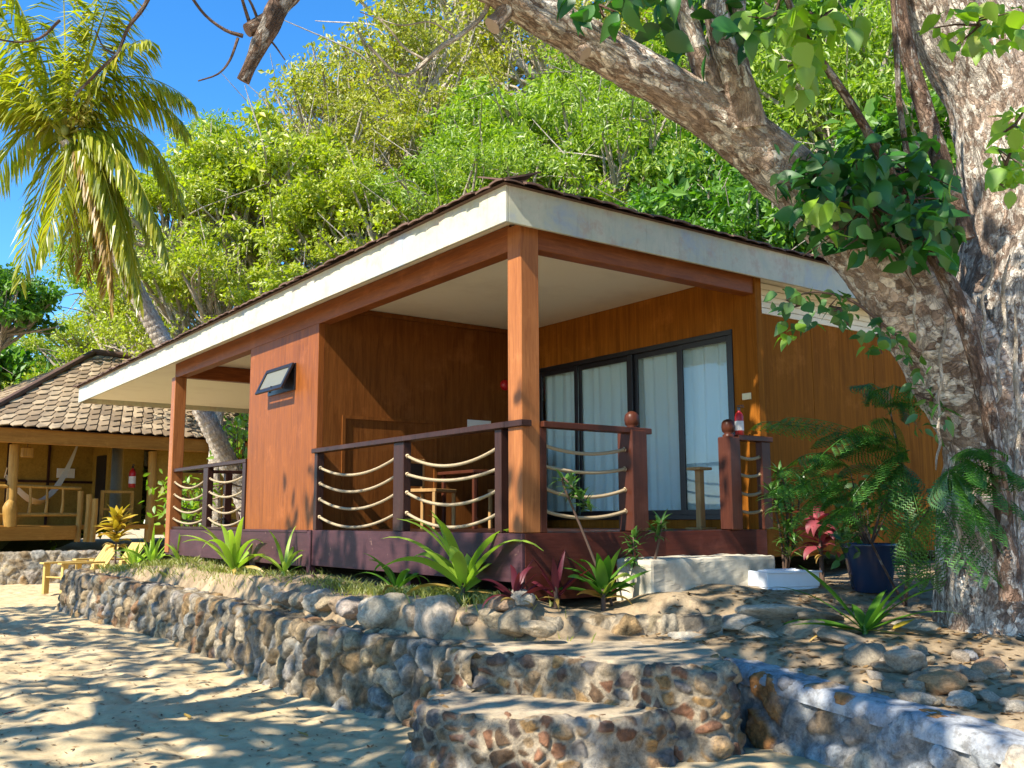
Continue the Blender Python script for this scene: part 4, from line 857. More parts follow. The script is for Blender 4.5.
TREES = [  # px, depth, top py, radius, kind, where
 (185, 31, 150, 3.0, 'lime', 'right of the palm fronds, tallest there'), (268, 32, 118, 3.6, 'lime', 'under the broken hanging branch'), (225, 29, 235, 2.9, 'lime', 'right above the palm trunk'), (335, 31, 165, 3.3, 'lime', 'above the middle of the left fascia'),
 (300, 28, 255, 2.4, 'lime', 'just above the left fascia, low'), (160, 33, 262, 2.6, 'lime', 'just behind the palm trunk'), (385, 29.5, 165, 2.7, 'lime', 'left of the roof corner, low'), (130, 36, 215, 2.6, 'green', 'behind the lowest palm frond'),
 (335, 38, 62, 3.3, 'gold', 'at the left end of the skyline, by the open sky'), (410, 39, 10, 4.0, 'gold', 'behind the curved bare twig'), (350, 34, 105, 3.0, 'gold', 'in the middle of the slope'), (440, 35, 70, 3.2, 'gold', 'below the curved bare twig'),
 (500, 33, 95, 3.2, 'green', 'above the roof corner, left of it'), (560, 32, 75, 3.6, 'green', 'below the arching limb'), (620, 30, 110, 3.2, 'green', 'above the right fascia'), (530, 28.5, 135, 2.5, 'green', 'directly above the roof corner'), (455, 29, 140, 2.6, 'green', 'left of the roof peak'), (650, 35, 30, 3.8, 'green', 'seen under the arching limb, uphill'),
 (700, 26, 165, 2.5, 'dark', 'close above the right fascia'), (760, 24, 185, 2.4, 'dark', 'below the thick limb at the roof end'), (690, 30, 140, 2.9, 'dark', 'behind the right fascia, uphill'), (800, 31, 70, 3.3, 'green', 'between the limb and the lime leaves'), (850, 29, 20, 3.6, 'green', 'in the fork of the big tree'), (745, 36, -20, 4.2, 'dark', 'high behind the limb stubs'), (885, 25, 130, 2.6, 'dark', 'deep in the fork of the big tree'),
 (560, 42, -30, 4.6, 'gold', 'highest on the slope behind the limb'), (660, 44, -60, 5, 'green', 'high on the slope above the limb'), (470, 46, -50, 5.5, 'gold', 'high on the slope left of the limb'), (930, 32, -20, 4.0, 'green', 'behind the upright trunk'), (820, 42, -90, 5.5, 'green', 'high on the slope in the fork'),
 (15, 46, 340, 3.6, 'green', 'low at the left edge behind the tiled roof'), (85, 43, 325, 3.2, 'green', 'low behind the tiled roof, below the palm'), (-30, 40, 320, 3.6, 'dark', 'at the far left edge'), (62, 38, 358, 2.2, 'lime', 'low above the tiled hip'), (5, 30, 262, 1.7, 'dark', 'beside the palm at the left edge'), (115, 40, 305, 2.6, 'lime', 'left of the palm trunk'),
 (960, 24, 60, 3.2, 'dark', 'right behind the upright trunk'), (1060, 30, 0, 4.5, 'dark', 'at the right edge behind the big tree'), (1080, 22, 180, 3.4, 'dark', 'low at the right edge behind the big tree'), (850, 23, 190, 2.2, 'dark', 'low in the fork of the big tree'), (245, 39, 122, 3.0, 'green', 'on the skyline under the hanging branch')]
bases = []; hroots = {}
for i, (px, d, ty, R, kd, where) in enumerate(TREES):
    me, tm_ = KIND[kd][i % len(KIND[kd])]; s = R/3.0; top = at(px, ty, d); c = top-A3(0, 0, 2.75*s)
    r = thing('hillside_tree', '%s %s' % (DESC[kd], where), 'tree', tuple(c), 'trees on the hillside behind the bungalow', True); r.scale = (s, s, s*(1+.1*math.sin(i))); r.rotation_euler = (0, 0, i*1.7)
    obj('trunk', tm_, None, r); obj('crown', me, None, r)
    bases.append((c[0], c[1], c[2]-5.4*s))
fl = [(x, y, -.9) for x in (-6, -2, 3, 8) for y in (18, 24, 30)]+[(9, y, -.6) for y in (0, 6, 12)]+[(11, -8, -.6), (-12, 30, -1.7), (-20, 40, -1.7), (-8, 24, -1.7), (20, -20, -.7)]
hill0 = idw(bases+fl, 3.0)
hill_h = lambda x, y: np.maximum(hill0(x, y)+.5*fbm(np.stack([x, y, 0*x], -1)*.3, 3, 3)-.4, -1.75)
M['hill'] = m_sand('leafy hillside earth', (.07, .075, .025), (.12, .12, .04), (.17, .16, .06), 1.0, (.04, .05, .015))
def hkeep(x, y): return ~((x < 10.0) & (y < 31.0)) & (x*.59+y*.8 > 4)
struct('hillside', grid_mesh('hillside', -60, 75, -30, 90, 150, 140, hill_h, hkeep), M['hill'])
# undergrowth on the slope
rg = np.random.default_rng(77); n = 26000
px = rg.uniform(60, 1080, n); dd = rg.uniform(24, 46, n); Q = CAM+(FW[None]+RT[None]*((px-512)/FPX)[:, None])*dd[:, None]
ok = hkeep(Q[:, 0], Q[:, 1]); Q = Q[ok]; n = len(Q); Q[:, 2] = hill_h(Q[:, 0], Q[:, 1])+rg.random(n)**2*1.6
d = rg.normal(size=(n, 3)); d /= np.linalg.norm(d, axis=1)[:, None]; nn = rg.normal(size=(n, 3))*.6; nn[:, 2] += .8; b = np.cross(nn, d); b /= np.linalg.norm(b, axis=1)[:, None]
l = rg.uniform(.25, .5, n)[:, None]
stuff('undergrowth', mesh('undergrowth', np.stack([Q, Q+d*l*.5+b*l*.28, Q+d*l, Q+d*l*.5-b*l*.28], 1).reshape(-1, 3), [np.arange(n*4).reshape(-1, 4)]), M['hill_green'], 'low leafy undergrowth covering the slope between the trees', 'undergrowth')

# ------------------------------------------------------------------ coconut palm
PB = at_y(250, 520, 16.6)
pal = thing('coconut_palm', 'leaning coconut palm with yellowing fronds between the two bungalows', 'palm', tuple(PB))
pts = [at_y(268, 560, 16.6), at_y(250, 512, 16.6), at_y(222, 450, 16.6), at_y(196, 398, 16.6), at_y(165, 345, 16.6), at_y(138, 295, 16.5), at_y(112, 240, 16.4), at_y(85, 185, 16.3), at_y(68, 140, 16.2)]
pm = MB(); pm.sm = True
pm.tube(pts, [.30, .26, .24, .23, .22, .21, .20, .19, .17], 24, True, .05, lambda S, th, R, P: .012*np.sin(S*42+.6*np.sin(th))+.012*fbm(P*5, 3, 3))
obj('trunk', pm, M['palm_bark'], pal)
PC = at_y(66, 135, 16.2); pd = (PC-CAM)@FW
fr = [((190, 100), (120, 78), .0), ((182, 205), (135, 128), .1), ((165, 250), (115, 150), .1), ((120, 262), (95, 165), .2), ((65, 265), (75, 170), .2), ((20, 280), (50, 165), .1), ((-30, 220), (25, 130), 0), ((-60, 140), (5, 100), 0), ((60, -60), (65, 40), 0),
      ((125, -40), (95, 40), 0), ((-10, -50), (30, 30), 0), ((105, 10), (90, 60), 0), ((-70, 60), (10, 70), 0), ((150, 235), (118, 142), .3), ((40, 255), (62, 180), .3), ((108, 285), (92, 185), .9), ((75, 60), (70, 90), 0), ((85, 270), (80, 185), .9), ((40, 20), (50, 70), 0), ((135, 285), (112, 175), .2), ((186, 128), (128, 92), 0), ((-20, -30), (20, 50), 0), ((100, -25), (88, 50), 0), ((-60, 105), (0, 92), 0), ((150, 40), (112, 62), 0), ((140, 300), (110, 195), .2), ((122, 265), (102, 170), .1), ((168, 258), (124, 158), .1), ((112, 300), (98, 190), .9), ((92, 250), (82, 165), .1)]
for k, (tipp, mid, dry) in enumerate(fr):
    rg = np.random.default_rng(200+k); dz = rg.uniform(-1.6, 1.3) if k < 21 else rg.uniform(-1.0, -.4); d0 = pd
    a = PC+rg.normal(size=3)*.06; m_ = at(mid[0], mid[1], d0+dz*.5); tpt = at(tipp[0], tipp[1], d0+dz)
    tt = np.linspace(0, 1, 44)[:, None]; ctl = 2*m_-.5*(a+tpt); Pp = (1-tt)**2*a+2*tt*(1-tt)*ctl+tt**2*tpt
    fm = MB(); Tn = np.gradient(Pp, axis=0); Tn /= np.linalg.norm(Tn, axis=1)[:, None]
    fm.tube(Pp, np.linspace(.035, .006, len(Pp)), 5, False)
    Lf = np.sum(np.linalg.norm(np.diff(Pp, axis=0), axis=1))
    for i in range(4, 44):
        for sub in (0, .5):
            for sgn in (-1, 1):
                p0 = Pp[i]+(Pp[min(i+1, 43)]-Pp[i])*sub; sd_ = np.cross(Tn[i], A3(0, 0, 1)); sd_ /= np.linalg.norm(sd_)+1e-6
                t_ = i/43; ll = (.30+.66*math.sin(math.pi*min(1, t_*.8+.14)))*min(1.15, Lf/3.0)*rg.uniform(.85, 1.1)
                dv = sd_*sgn*rg.uniform(.4, .75)+Tn[i]*.55+A3(0, 0, -.35-.6*rg.random()); dv /= np.linalg.norm(dv); w = .034
                e1 = p0+dv*ll*.55; dv2 = dv+A3(0, 0, -.75); dv2 /= np.linalg.norm(dv2); e2 = e1+dv2*ll*.45
                bn = np.cross(dv, A3(0, 0, 1)+rg.normal(size=3)*.3); bn /= np.linalg.norm(bn)
                fm.add([p0, p0, e1+bn*w, e1-bn*w, e2], [np.array([[0, 2, 3]]), np.array([[2, 4, 3]])])
    obj('frond', fm, M['palm_dry' if dry > .5 else 'palm'], pal)
fs = MB()
for k in range(9):
    rg = np.random.default_rng(300+k); a = PC; q = at(78+rg.uniform(-20, 25), 95+rg.uniform(-25, 30), pd-rg.uniform(.2, .7)); fs.tube([a, (a+q)/2+A3(0, 0, .1), q], [.02, .015, .006], 5)
    for _ in range(26): c_ = q+(a-q)*rg.random()*.5+rg.normal(size=3)*.10; fs.leaf(c_, rg.normal(size=3), rg.normal(size=3), .10, .05)
obj('flower_spray', fs, M['croton'] if False else m_leaf('palm flower', (.40, .34, .04), (.58, .48, .08), .3), pal)
nu = MB(); nu.sm = True
for k in range(4):
    rg = np.random.default_rng(400+k); q = PC+rg.normal(size=3)*.14+A3(0, 0, -.22)+FW*.1; nu.lathe(q, [(.01, -.13), (.07, -.1), (.1, 0), (.075, .09), (.01, .13)], 10)
obj('coconuts', nu, m_plain('green coconut husk', (.22, .24, .05), .5), pal)

# ------------------------------------------------------------------ neighbouring bungalow
B2 = thing('bungalow', 'thatch coloured neighbouring bungalow with a tiled hip roof and bamboo railing', 'bungalow', tuple(at(0, 520, 24.6)))
N0 = at(10, 520, 24.6); ang = math.radians(10); ux = A3(math.cos(ang), math.sin(ang), 0); uy = A3(-math.sin(ang), math.cos(ang), 0)
def nb_pt(a, b, z): return N0*A3(1, 1, 0)+ux*a+uy*b+A3(0, 0, z)
Mn = np.array([[ux[0], uy[0], 0], [ux[1], uy[1], 0], [0, 0, 1]])
def nbox(mb, lo, hi, b=0): return mb.box(lo, hi, b, Mn, N0*A3(1, 1, 0))
M['bamboo'] = m_wood('amber bamboo', (.30, .15, .03), (.56, .33, .085)); M['sawali'] = m_wood('woven palm wall', (.27, .16, .025), (.46, .29, .055), grain=(9, 9, 9)); M['amber_beam'] = m_wood('amber beam', (.30, .125, .02), (.52, .25, .05), grain=(1, 1, 12))
EZ = 2.50; a0, a1, b0, b1 = -1.35, 13.0, -.75, 9.25
hw = (b1-b0)/2; rh = EZ+hw*.58
def shingles(c00, c10, top0, top1, rows, name, par):        # tiles in overlapping rows over one roof slope
    m = MB(); c00, c10, top0, top1 = map(lambda q: A3(*q), (c00, c10, top0, top1)); rgx = random.Random(5)
    for r in range(rows):
        f0 = r/rows; f1 = (r+1.25)/rows; A = c00+(top0-c00)*f0; Bq = c10+(top1-c10)*f0; A1 = c00+(top0-c00)*f1; B1 = c10+(top1-c10)*f1; L = np.linalg.norm(Bq-A); nn_ = max(1, int(L/.31))
        nrm = np.cross(Bq-A, A1-A); nrm /= np.linalg.norm(nrm)+1e-9
        if nrm[2] < 0: nrm = -nrm
        for k in range(nn_):
            u0 = (k+(r % 2)*.5)/nn_; u1 = min(1, u0+.9/nn_)
            if u0 >= 1: continue
            j = rgx.uniform(0, .02); um = (u0+u1)/2
            lo = nrm*(.05+j); q = [A+(Bq-A)*u0+lo*.8, A+(Bq-A)*um+lo-(A1-A)*.26, A+(Bq-A)*u1+lo*.8, A1+(B1-A1)*u1+nrm*.012, A1+(B1-A1)*u0+nrm*.012]
            m.add(q+[p_-nrm*.03 for p_ in q[:3]], [np.array([[0, 1, 2, 3, 4]]), np.array([[5, 6, 1, 0], [6, 7, 2, 1]])])
    return obj(name, m, M['shingle'], par)
t = NT('pale brown shingle'); g = t.n('NewGeometry'); v = t.coord('Object'); c = t.ramp(g.outputs['Random Per Island'], [(0, (.20, .14, .085)), (.5, (.33, .24, .15)), (1, (.47, .36, .23))])
c = t.mix(t.ramp(t.noise(v, 3, 5), [(.45, (0, 0, 0)), (.65, (.6, .6, .6))]), c, (.16, .125, .09)); M['shingle'] = t.pbr(c, .9, t.bump(t.noise(v, 40, 4), .3, .01), .2)
E0, E1, E2, E3 = nb_pt(a0, b0, EZ), nb_pt(a1, b0, EZ), nb_pt(a1, b1, EZ), nb_pt(a0, b1, EZ); Rl, Rr = nb_pt(a0+hw, b0+hw, rh), nb_pt(a1-hw, b0+hw, rh)
r2 = MB(); r2.add([E0, E1, E2, E3, Rl, Rr], [np.array([[0, 1, 5, 4], [2, 3, 4, 5]]), np.array([[3, 0, 4], [1, 2, 5]])]); r2.add([q-A3(0, 0, .05) for q in (E0, E1, E2, E3)], np.array([[0, 3, 2, 1]]))
rf2 = obj('roof', r2, M['tile'], B2); shingles(E0, E1, Rl, Rr, 16, 'roof_tiles', rf2); shingles(E3, E0, Rl, Rl, 16, 'roof_tiles', rf2)
rg2 = MB(); rg2.tube([E0+A3(0, 0, .05), Rl+A3(0, 0, .1)], .09, 8); rg2.tube([Rl+A3(0, 0, .1), Rr+A3(0, 0, .1)], .1, 8); obj('ridge_tiles', rg2, M['tile'], rf2)
obj('eave_beam', nbox(nbox(MB(), (a0+.1, b0+.1, EZ-.42), (a1-.1, b0+.24, EZ-.05), .01), (a0+.1, b0+.24, EZ-.4), (a0+.22, b1-.2, EZ-.06)), M['amber_beam'], B2)
obj('ceiling', nbox(MB(), (a0+.23, b0+.25, EZ-.12), (a1-.1, b1-.1, EZ-.06)), M['sawali'], B2)
FZ = 0.0
obj('floor', nbox(MB(), (a0+.3, -.05, FZ-.12), (a1-.3, 8.6, FZ-.0)), M['amber_beam'], B2)
obj('floor_beam', nbox(MB(), (a0+.3, -.13, FZ-.38), (1.62, -.051, FZ-.02), .008), M['amber_beam'], B2)
for a in (0, 3.75):
    m = MB(); m.sm = True; m.tube([nb_pt(a, .05, FZ-.5 if a else FZ-.05), nb_pt(a+.02, .05, 1), nb_pt(a, .05, EZ-.42)], [.13, .12, .115], 14, True, .1, lambda S, th, R, P: .01*fbm(P*4, 3, 1)); obj('post', m, M['bamboo'], B2)
m = MB(); m.sm = True; m.tube([nb_pt(0, -.02, FZ-.02), nb_pt(-.05, -.06, .45), nb_pt(0, -.06, .62)], [.16, .17, .1], 14, True, .06); obj('post_foot', m, M['bamboo'], B2)
ra = obj('railing', MB(), M['bamboo'], B2) if False else None
rl = MB(); rl.sm = True; rl.tube([nb_pt(a0+.4, 0, 1.0), nb_pt(-.1, .02, 1.0)], .045, 8).tube([nb_pt(.05, 0, 1.02), nb_pt(1.75, 0, .98)], .045, 8).tube([nb_pt(.05, 0, .28), nb_pt(1.75, 0, .28)], .05, 8).tube([nb_pt(a0+.4, 0, .28), nb_pt(-.1, 0, .28)], .05, 8)
ra = obj('railing', rl, M['bamboo'], B2)
for a in (-1.6, -1.1, -.55, .45, .87, 1.28): m = MB(); m.sm = True; m.tube([nb_pt(a, 0, .28), nb_pt(a+.02, 0, .6), nb_pt(a, 0, 1.0)], [.045, .035, .03], 8); obj('baluster', m, M['bamboo'], ra)
for a, bq in ((1.72, -.02), (1.86, -.25), (1.9, -.55)): m = MB(); m.sm = True; m.tube([nb_pt(a, bq, -.45), nb_pt(a+.03, bq, .4), nb_pt(a+.02, bq, .92+bq*.4)], .075, 10); obj('newel_post', m, M['bamboo'], ra)
obj('back_wall', nbox(nbox(MB(), (a0+.3, 2.3, FZ), (3.0, 2.4, EZ-.1)), (3.4, 1.0, FZ), (3.5, 2.3, EZ-.1)), M['sawali'], B2)
fb = MB(); nbox(fb, (.6, 2.24, FZ), (.68, 2.299, EZ-.15)); nbox(fb, (1.7, 2.24, FZ), (1.76, 2.299, EZ-.15)); nbox(fb, (-1.5, 2.24, 1.2), (3.0, 2.298, 1.27)); obj('wall_battens', fb, M['dark_wood'], B2)
obj('front_wall', nbox(MB(), (3.9, .1, FZ-.3), (a1-.6, .2, EZ-.1)), M['sawali'], B2); obj('side_wall', nbox(MB(), (a0+.3, 2.4, -.3), (a0+.38, 6.5, EZ-.1)), M['sawali'], B2); obj('entry_wall', nbox(nbox(MB(), (3.0, 1.2, FZ), (3.08, 2.3, EZ-.1)), (3.3, .9, FZ), (3.9, 1.0, EZ-.1)), M['sawali'], B2)
dd2 = obj('doorway', nbox(MB(), (2.96, 1.35, FZ), (2.999, 1.95, 2.0)), M['black'], B2)
obj('shelf_screen', nbox(nbox(nbox(nbox(MB(), (2.45, .3, FZ), (2.53, .38, .95)), (3.3, .3, FZ), (3.38, .38, .95)), (2.53, .3, .88), (3.3, .38, .95)), (2.53, .31, .4), (3.3, .37, .46)), M['bamboo'], B2)
P = nb_pt(3.42, .55, 1.05); extinguisher(tuple(P), 1.6, 'red fire extinguisher on the neighbouring bungalow porch wall')
o = obj('wall_notice', nbox(MB(), (1.95, 2.20, 1.35), (2.45, 2.236, 1.62)), m_plain('white card sheet', (.7, .72, .72), .5)); tag(o, 'white notice board on the neighbouring bungalow back wall', 'notice')
hl = thing('hanging_lantern', 'woven lantern hanging under the eave of the neighbouring bungalow', 'lantern', tuple(nb_pt(.42, .3, 1.85)))
obj('lamp_shade', MB().lathe(nb_pt(.42, .3, 1.78), [(.14, 0), (.16, .02), (.15, .24), (.10, .27)], 16), M['bamboo'], hl); obj('cord', MB().tube([nb_pt(.42, .3, 2.05), nb_pt(.42, .3, 2.4)], .01, 6), M['twig'], hl)
hm = thing('hammock', 'pale hammock slung across the porch of the neighbouring bungalow', 'hammock', tuple(nb_pt(1, 1, .6)))
tt = np.linspace(0, 1, 24); Ph = np.array([nb_pt(.0+2.0*t_, .6+.3*t_, 1.25-.75*math.sin(math.pi*min(1, t_*1.0))+1.0*t_**4) for t_ in tt])
wd = .30*np.sin(np.pi*tt)**.6
obj('cloth', mesh('cloth', np.concatenate([Ph-uy*wd[:, None]+A3(0, 0, .12), Ph, Ph+uy*wd[:, None]+A3(0, 0, .12)]), [np.concatenate([np.stack([np.arange(23)+k*24, np.arange(23)+1+k*24, np.arange(23)+25+k*24, np.arange(23)+24+k*24], -1) for k in (0, 1)])], smooth_=True), m_plain('hammock cloth', (.35, .33, .26), .9), hm)
obj('cord', MB().tube([Ph[-1], nb_pt(2.35, .8, 2.35)], .015, 6).tube([Ph[0], nb_pt(-.05, .3, 1.5)], .015, 6), M['rope'], hm)

# yellow lounge chairs on the sand
YW = m_wood('yellow painted wood', (.50, .33, .09), (.70, .50, .17))
def lounge(c, rot, label):
    L_ = thing('deck_chair', label, 'chair', tuple(c), 'yellow deck chairs on the sand'); ca, sa = math.cos(rot), math.sin(rot); Mr = np.array([[ca, -sa, 0], [sa, ca, 0], [0, 0, 1]])
    B = lambda lo, hi, b=.006: MB().box(lo, hi, b, Mr, c)
    for sy in (-1, 1):
        obj('leg', B((-.46, sy*.33-.04, 0), (-.34, sy*.33+.04, .62)), YW, L_); obj('leg', B((.28, sy*.33-.03, 0), (.38, sy*.33+.03, .60)), YW, L_)
        obj('armrest', B((-.52, sy*.33-.08, .62), (.48, sy*.33+.08, .66)), YW, L_)
    s = MB()
    for i in range(6): s.box((-.44+i*.13, -.28, .34-i*.022), (-.33+i*.13, .28, .365-i*.022), .004, Mr, c)
    obj('seat', s, YW, L_); b = MB()
    for i in range(5):
        y_ = -.27+i*.11; k = np.array([(x, y, z) for x in (.34, .36) for y in (y_, y_+.10) for z in (0, 1)], float); V = []
        for x, y, z in k: V.append((x+(.58 if z else 0), y, .22 if not z else 1.0))
        V = np.array(V)@Mr.T+np.array(c); b.add(V, np.array([[0, 1, 3, 2], [4, 6, 7, 5], [0, 4, 5, 1], [2, 3, 7, 6], [0, 2, 6, 4], [1, 5, 7, 3]]))
    obj('backrest', b, YW, L_)
lounge(A3(*at(72, 590, 20.4)[:2], SZ+.02), .35, 'yellow wooden deck chair nearest the end of the long stone wall'); lounge(A3(*at(102, 582, 22.2)[:2], SZ+.02), .35, 'yellow wooden deck chair farther back, closer to the bungalow steps')

# ------------------------------------------------------------------ plants
def bed(px, X):
    d = FW+RT*(px-512)/FPX-UP*(590-384)/FPX; k = (X-CAM[0])/d[0]; y = CAM[1]+d[1]*k; return A3(X, y, float(garden_h(np.array(X), np.array(y))))
def bedr(px, Y):
    d = FW+RT*(px-512)/FPX-UP*(585-384)/FPX; k = (Y-CAM[1])/d[1]; x = CAM[0]+d[0]*k; return A3(x, Y, float(garden_h(np.array(x), np.array(Y))))
def tuft(px, py, nl, L, Wd, mat, label, name, cat, seed, up=(.75, 1.35), droop=(.8, 2.0), stem=.05, fold=.25, pos=None, stem_r=.02, spread=.6, extra=None):
    rg = np.random.default_rng(seed); P = ground_hit(px, py) if pos is None else np.array(pos); r = thing(name, label, cat, tuple(P))
    m = MB(); m.sm = True; sm_ = MB(); sm_.sm = True; sm_.tube([P-A3(0, 0, .05), P+A3(0, 0, stem*.5), P+A3(0, 0, stem+.04)], [stem_r*1.2, stem_r, stem_r*.7], 8)
    obj('stem', sm_, M['twig'] if stem > .1 else M[mat], r)
    for i in range(nl):
        az = i*2.4+rg.uniform(-.4, .4); f = i/max(1, nl-1)
        c = P+A3(0, 0, stem*(.5+.5*f)); m.strap(c, az, L*rg.uniform(.7, 1.1), Wd*rg.uniform(.8, 1.1), rg.uniform(*up)*(.75+.35*f), rg.uniform(*droop)*rg.choice([.7, 1.0, 1.3]), 10, fold, .04, rg.uniform(-.9, .9))
    obj('foliage', m, M[mat], r)
    dl = MB(); dl.sm = True
    for i in range(max(2, nl//5)): dl.strap(P+A3(0, 0, stem*.4+.02), rg.uniform(0, 6.3), L*rg.uniform(.5, .85), Wd*.6, rg.uniform(.0, .6), rg.uniform(1.2, 2.4), 8, .5, .04, rg.uniform(-1.5, 1.5))
    obj('dead_leaves', dl, M['palm_dry'], r)
    return r
tuft(233, 573, 16, 1.05, .10, 'strap_lime', 'large lime strap leaved plant below the awning window panel', 'spider_lily', 'plant', 1, droop=(.7, 1.7), pos=bed(233, -.2))
tuft(284, 574, 9, .6, .055, 'strap_lime', 'small thin green plant left of the panel wall corner', 'strap_plant', 'plant', 2, pos=bed(284, -.2))
tuft(397, 590, 10, .56, .065, 'strap_green', 'small arching green plant left of the lime cordyline', 'strap_plant', 'plant', 3, droop=(1.0, 2.2), pos=bed(397, -.2))
tuft(463, 592, 15, .95, .125, 'strap_lime', 'bright lime cordyline with broad leaves in front of the left railing', 'cordyline', 'plant', 4, up=(.65, 1.3), droop=(.9, 2.1), stem=.2, pos=bed(463, -.2))
tuft(516, 592, 12, .36, .07, 'strap_red', 'dark red cordyline at the foot of the corner post', 'cordyline', 'plant', 5, stem=.12, up=(.6, 1.4), pos=bed(516, -.2))
tuft(556, 600, 9, .4, .065, 'strap_red', 'thin reddish cordyline just right of the corner post', 'cordyline', 'plant', 6, stem=.15, up=(.9, 1.5), droop=(.3, 1), pos=bedr(556, -.16))
tuft(603, 590, 16, .46, .115, 'strap_green', 'green broad leaved plant on a stalk among the rocks left of the doorstep', 'broad_leaf_plant', 'plant', 7, stem=.22, up=(.3, 1.3), droop=(.6, 1.5), pos=bedr(603, -.3))
def dracaena(px, py, heads, label, seed, base=None, n=34, L=.17):
    rg = np.random.default_rng(seed); P = ground_hit(px, py) if py > 0 else bedr(px, py/100); r = thing('dracaena', label, 'plant', tuple(P)); s = MB(); s.sm = True; m = MB(); dp = (P-CAM)@FW
    for hx_, hy_, tx_, ty_ in heads:
        a = at(hx_, hy_, dp-.05); b_ = at(tx_, ty_, dp-.1); s.tube([P, (P+a)/2+rg.normal(size=3)*.02, a, b_], [.014, .012, .009, .005], 6, True, .05)
        for k in range(n*2):
            t_ = k/(n*2); c_ = a+(b_-a)*t_; m.strap(c_, rg.uniform(0, 6.28), L*rg.uniform(.7, 1.15), .036, rg.uniform(-.3, 1.2), rg.uniform(.5, 1.6), 5, .2)
    obj('stem', s, M['twig'], r); obj('foliage', m, M['dracaena'], r); return r
dracaena(612, -22, [(562, 478, 592, 512)], 'dracaena leaning in front of the right rope railing', 1, n=26)
dracaena(640, -20, [(634, 535, 633, 568), (662, 520, 656, 538)], 'two headed dracaena at the left end of the concrete doorstep', 2, n=22, L=.15)
dracaena(785, -15, [(778, 470, 790, 500), (772, 490, 782, 515), (790, 500, 793, 545), (802, 480, 806, 500), (785, 525, 790, 560)], 'tall bushy dracaena right of the end railing', 3, n=24, L=.2)
tuft(818, 576, 34, .30, .09, 'strap_pink', 'tall pink and red cordyline between the dracaena and the blue pot', 'cordyline', 'plant', 11, stem=.62, up=(.0, 1.35), droop=(.9, 2.0), pos=A3(*at(822, 575, 9.0)[:2], -.50))
tuft(865, 634, 11, .78, .085, 'strap_green', 'bright green rosette with long strap leaves in front of the blue pot', 'bromeliad', 'plant', 13, up=(.2, .95), droop=(.5, 1.2), stem=.03)
pp = ground_hit(872, 592)
po = thing('plant_pot', 'dark blue glazed pot beside the big tree', 'pot', tuple(pp)); PO = m_plain('dark blue glaze', (.015, .03, .07), .25, .6)
m = MB(); m.sm = True; m.lathe(pp, [(.15, 0), (.17, .02), (.235, .36), (.25, .40), (.26, .42), (.26, .44), (.235, .44), (.23, .40)], 28); obj('pot_body', m, PO, po)
obj('pot_soil', MB().lathe(pp+A3(0, 0, .38), [(.0, .015), (.12, .02), (.228, .0)], 20, False), M['soil'], po)
ps = thing('potted_shrub', 'leafy green shrub with pale variegated leaves growing in the blue pot', 'plant', tuple(pp+A3(0, 0, .39)))
rg = np.random.default_rng(9); m = MB(); s = MB()
for k in range(18):
    a = rg.uniform(0, 6.3); q = pp+A3(math.cos(a)*rg.uniform(.1, .42), math.sin(a)*rg.uniform(.1, .42), .44+rg.uniform(.0, .6)); s.tube([pp+A3(0, 0, .39), (pp+A3(0, 0, .4)+q)/2+A3(0, 0, .1), q], [.01, .008, .004], 5)
    leafcloud(m, q, (.2, .2, .2), 16, .11, rg, .5)
obj('stem', s, M['twig'], ps); obj('foliage', m, M['leaf_mid'], ps)
m = MB(); s = MB(); vp = ground_hit(850, 566)
vs = thing('variegated_shrub', 'pale cream and green leaved shrub behind the blue pot, against the brown wall', 'plant', tuple(vp))
for k in range(16):
    q = vp+A3(rg.uniform(-.35, .7), rg.uniform(-.3, .3), rg.uniform(.15, .75)); s.tube([vp, (vp+q)/2+A3(0, 0, .08), q], [.01, .007, .004], 5); leafcloud(m, q, (.22, .22, .2), 14, .13, rg, .45)
obj('stem', s, M['twig'], vs); obj('foliage', m, m_leaf('variegated leaf', (.10, .24, .05), (.45, .50, .28), .35), vs)
# feathery sapling
fp = ground_hit(905, 606); fd = (fp-CAM)@FW
dpx = lambda q: float(np.interp(q, [905, 955], [fd-.3, 6.72]))
fe = thing('feathery_sapling', 'dark green feathery leaved sapling growing against the big tree', 'sapling', tuple(fp))
s = MB(); s.sm = True; s.tube([fp, at(908, 560, fd-.1), at(905, 500, fd-.2), at(898, 450, fd-.3), at(890, 410, fd-.3)], [.02, .018, .014, .01, .006], 7, True, .05)
s.tube([at(907, 540, fd-.1), at(925, 515, dpx(925)), at(942, 490, dpx(942)), at(950, 460, dpx(950))], [.012, .010, .008, .005], 6, True, .05); s.tube([fp, at(880, 560, fd-.05), at(862, 520, fd-.1), at(850, 470, fd-.1)], [.012, .01, .008, .004], 6, True, .05)
obj('stem', s, M['root'], fe)
FRONDS = [((900, 455), (786, 418)), ((895, 440), (818, 440)), ((860, 500), (782, 470)), ((855, 480), (800, 510)), ((900, 480), (842, 470)), ((905, 470), (862, 425)), ((905, 500), (835, 545)), ((910, 450), (870, 500)), ((945, 470), (1006, 500)), ((945, 480), (1000, 540)), ((935, 500), (965, 560)), ((950, 460), (990, 455)), ((890, 412), (925, 392)), ((890, 415), (870, 395)), ((935, 500), (930, 580)), ((905, 530), (915, 575)), ((940, 500), (1002, 470)), ((950, 470), (975, 520)), ((900, 460), (920, 520)), ((850, 470), (815, 455)), ((862, 510), (830, 520)), ((925, 510), (905, 560)), ((930, 500), (990, 575))]
m = MB(); rg = np.random.default_rng(21)
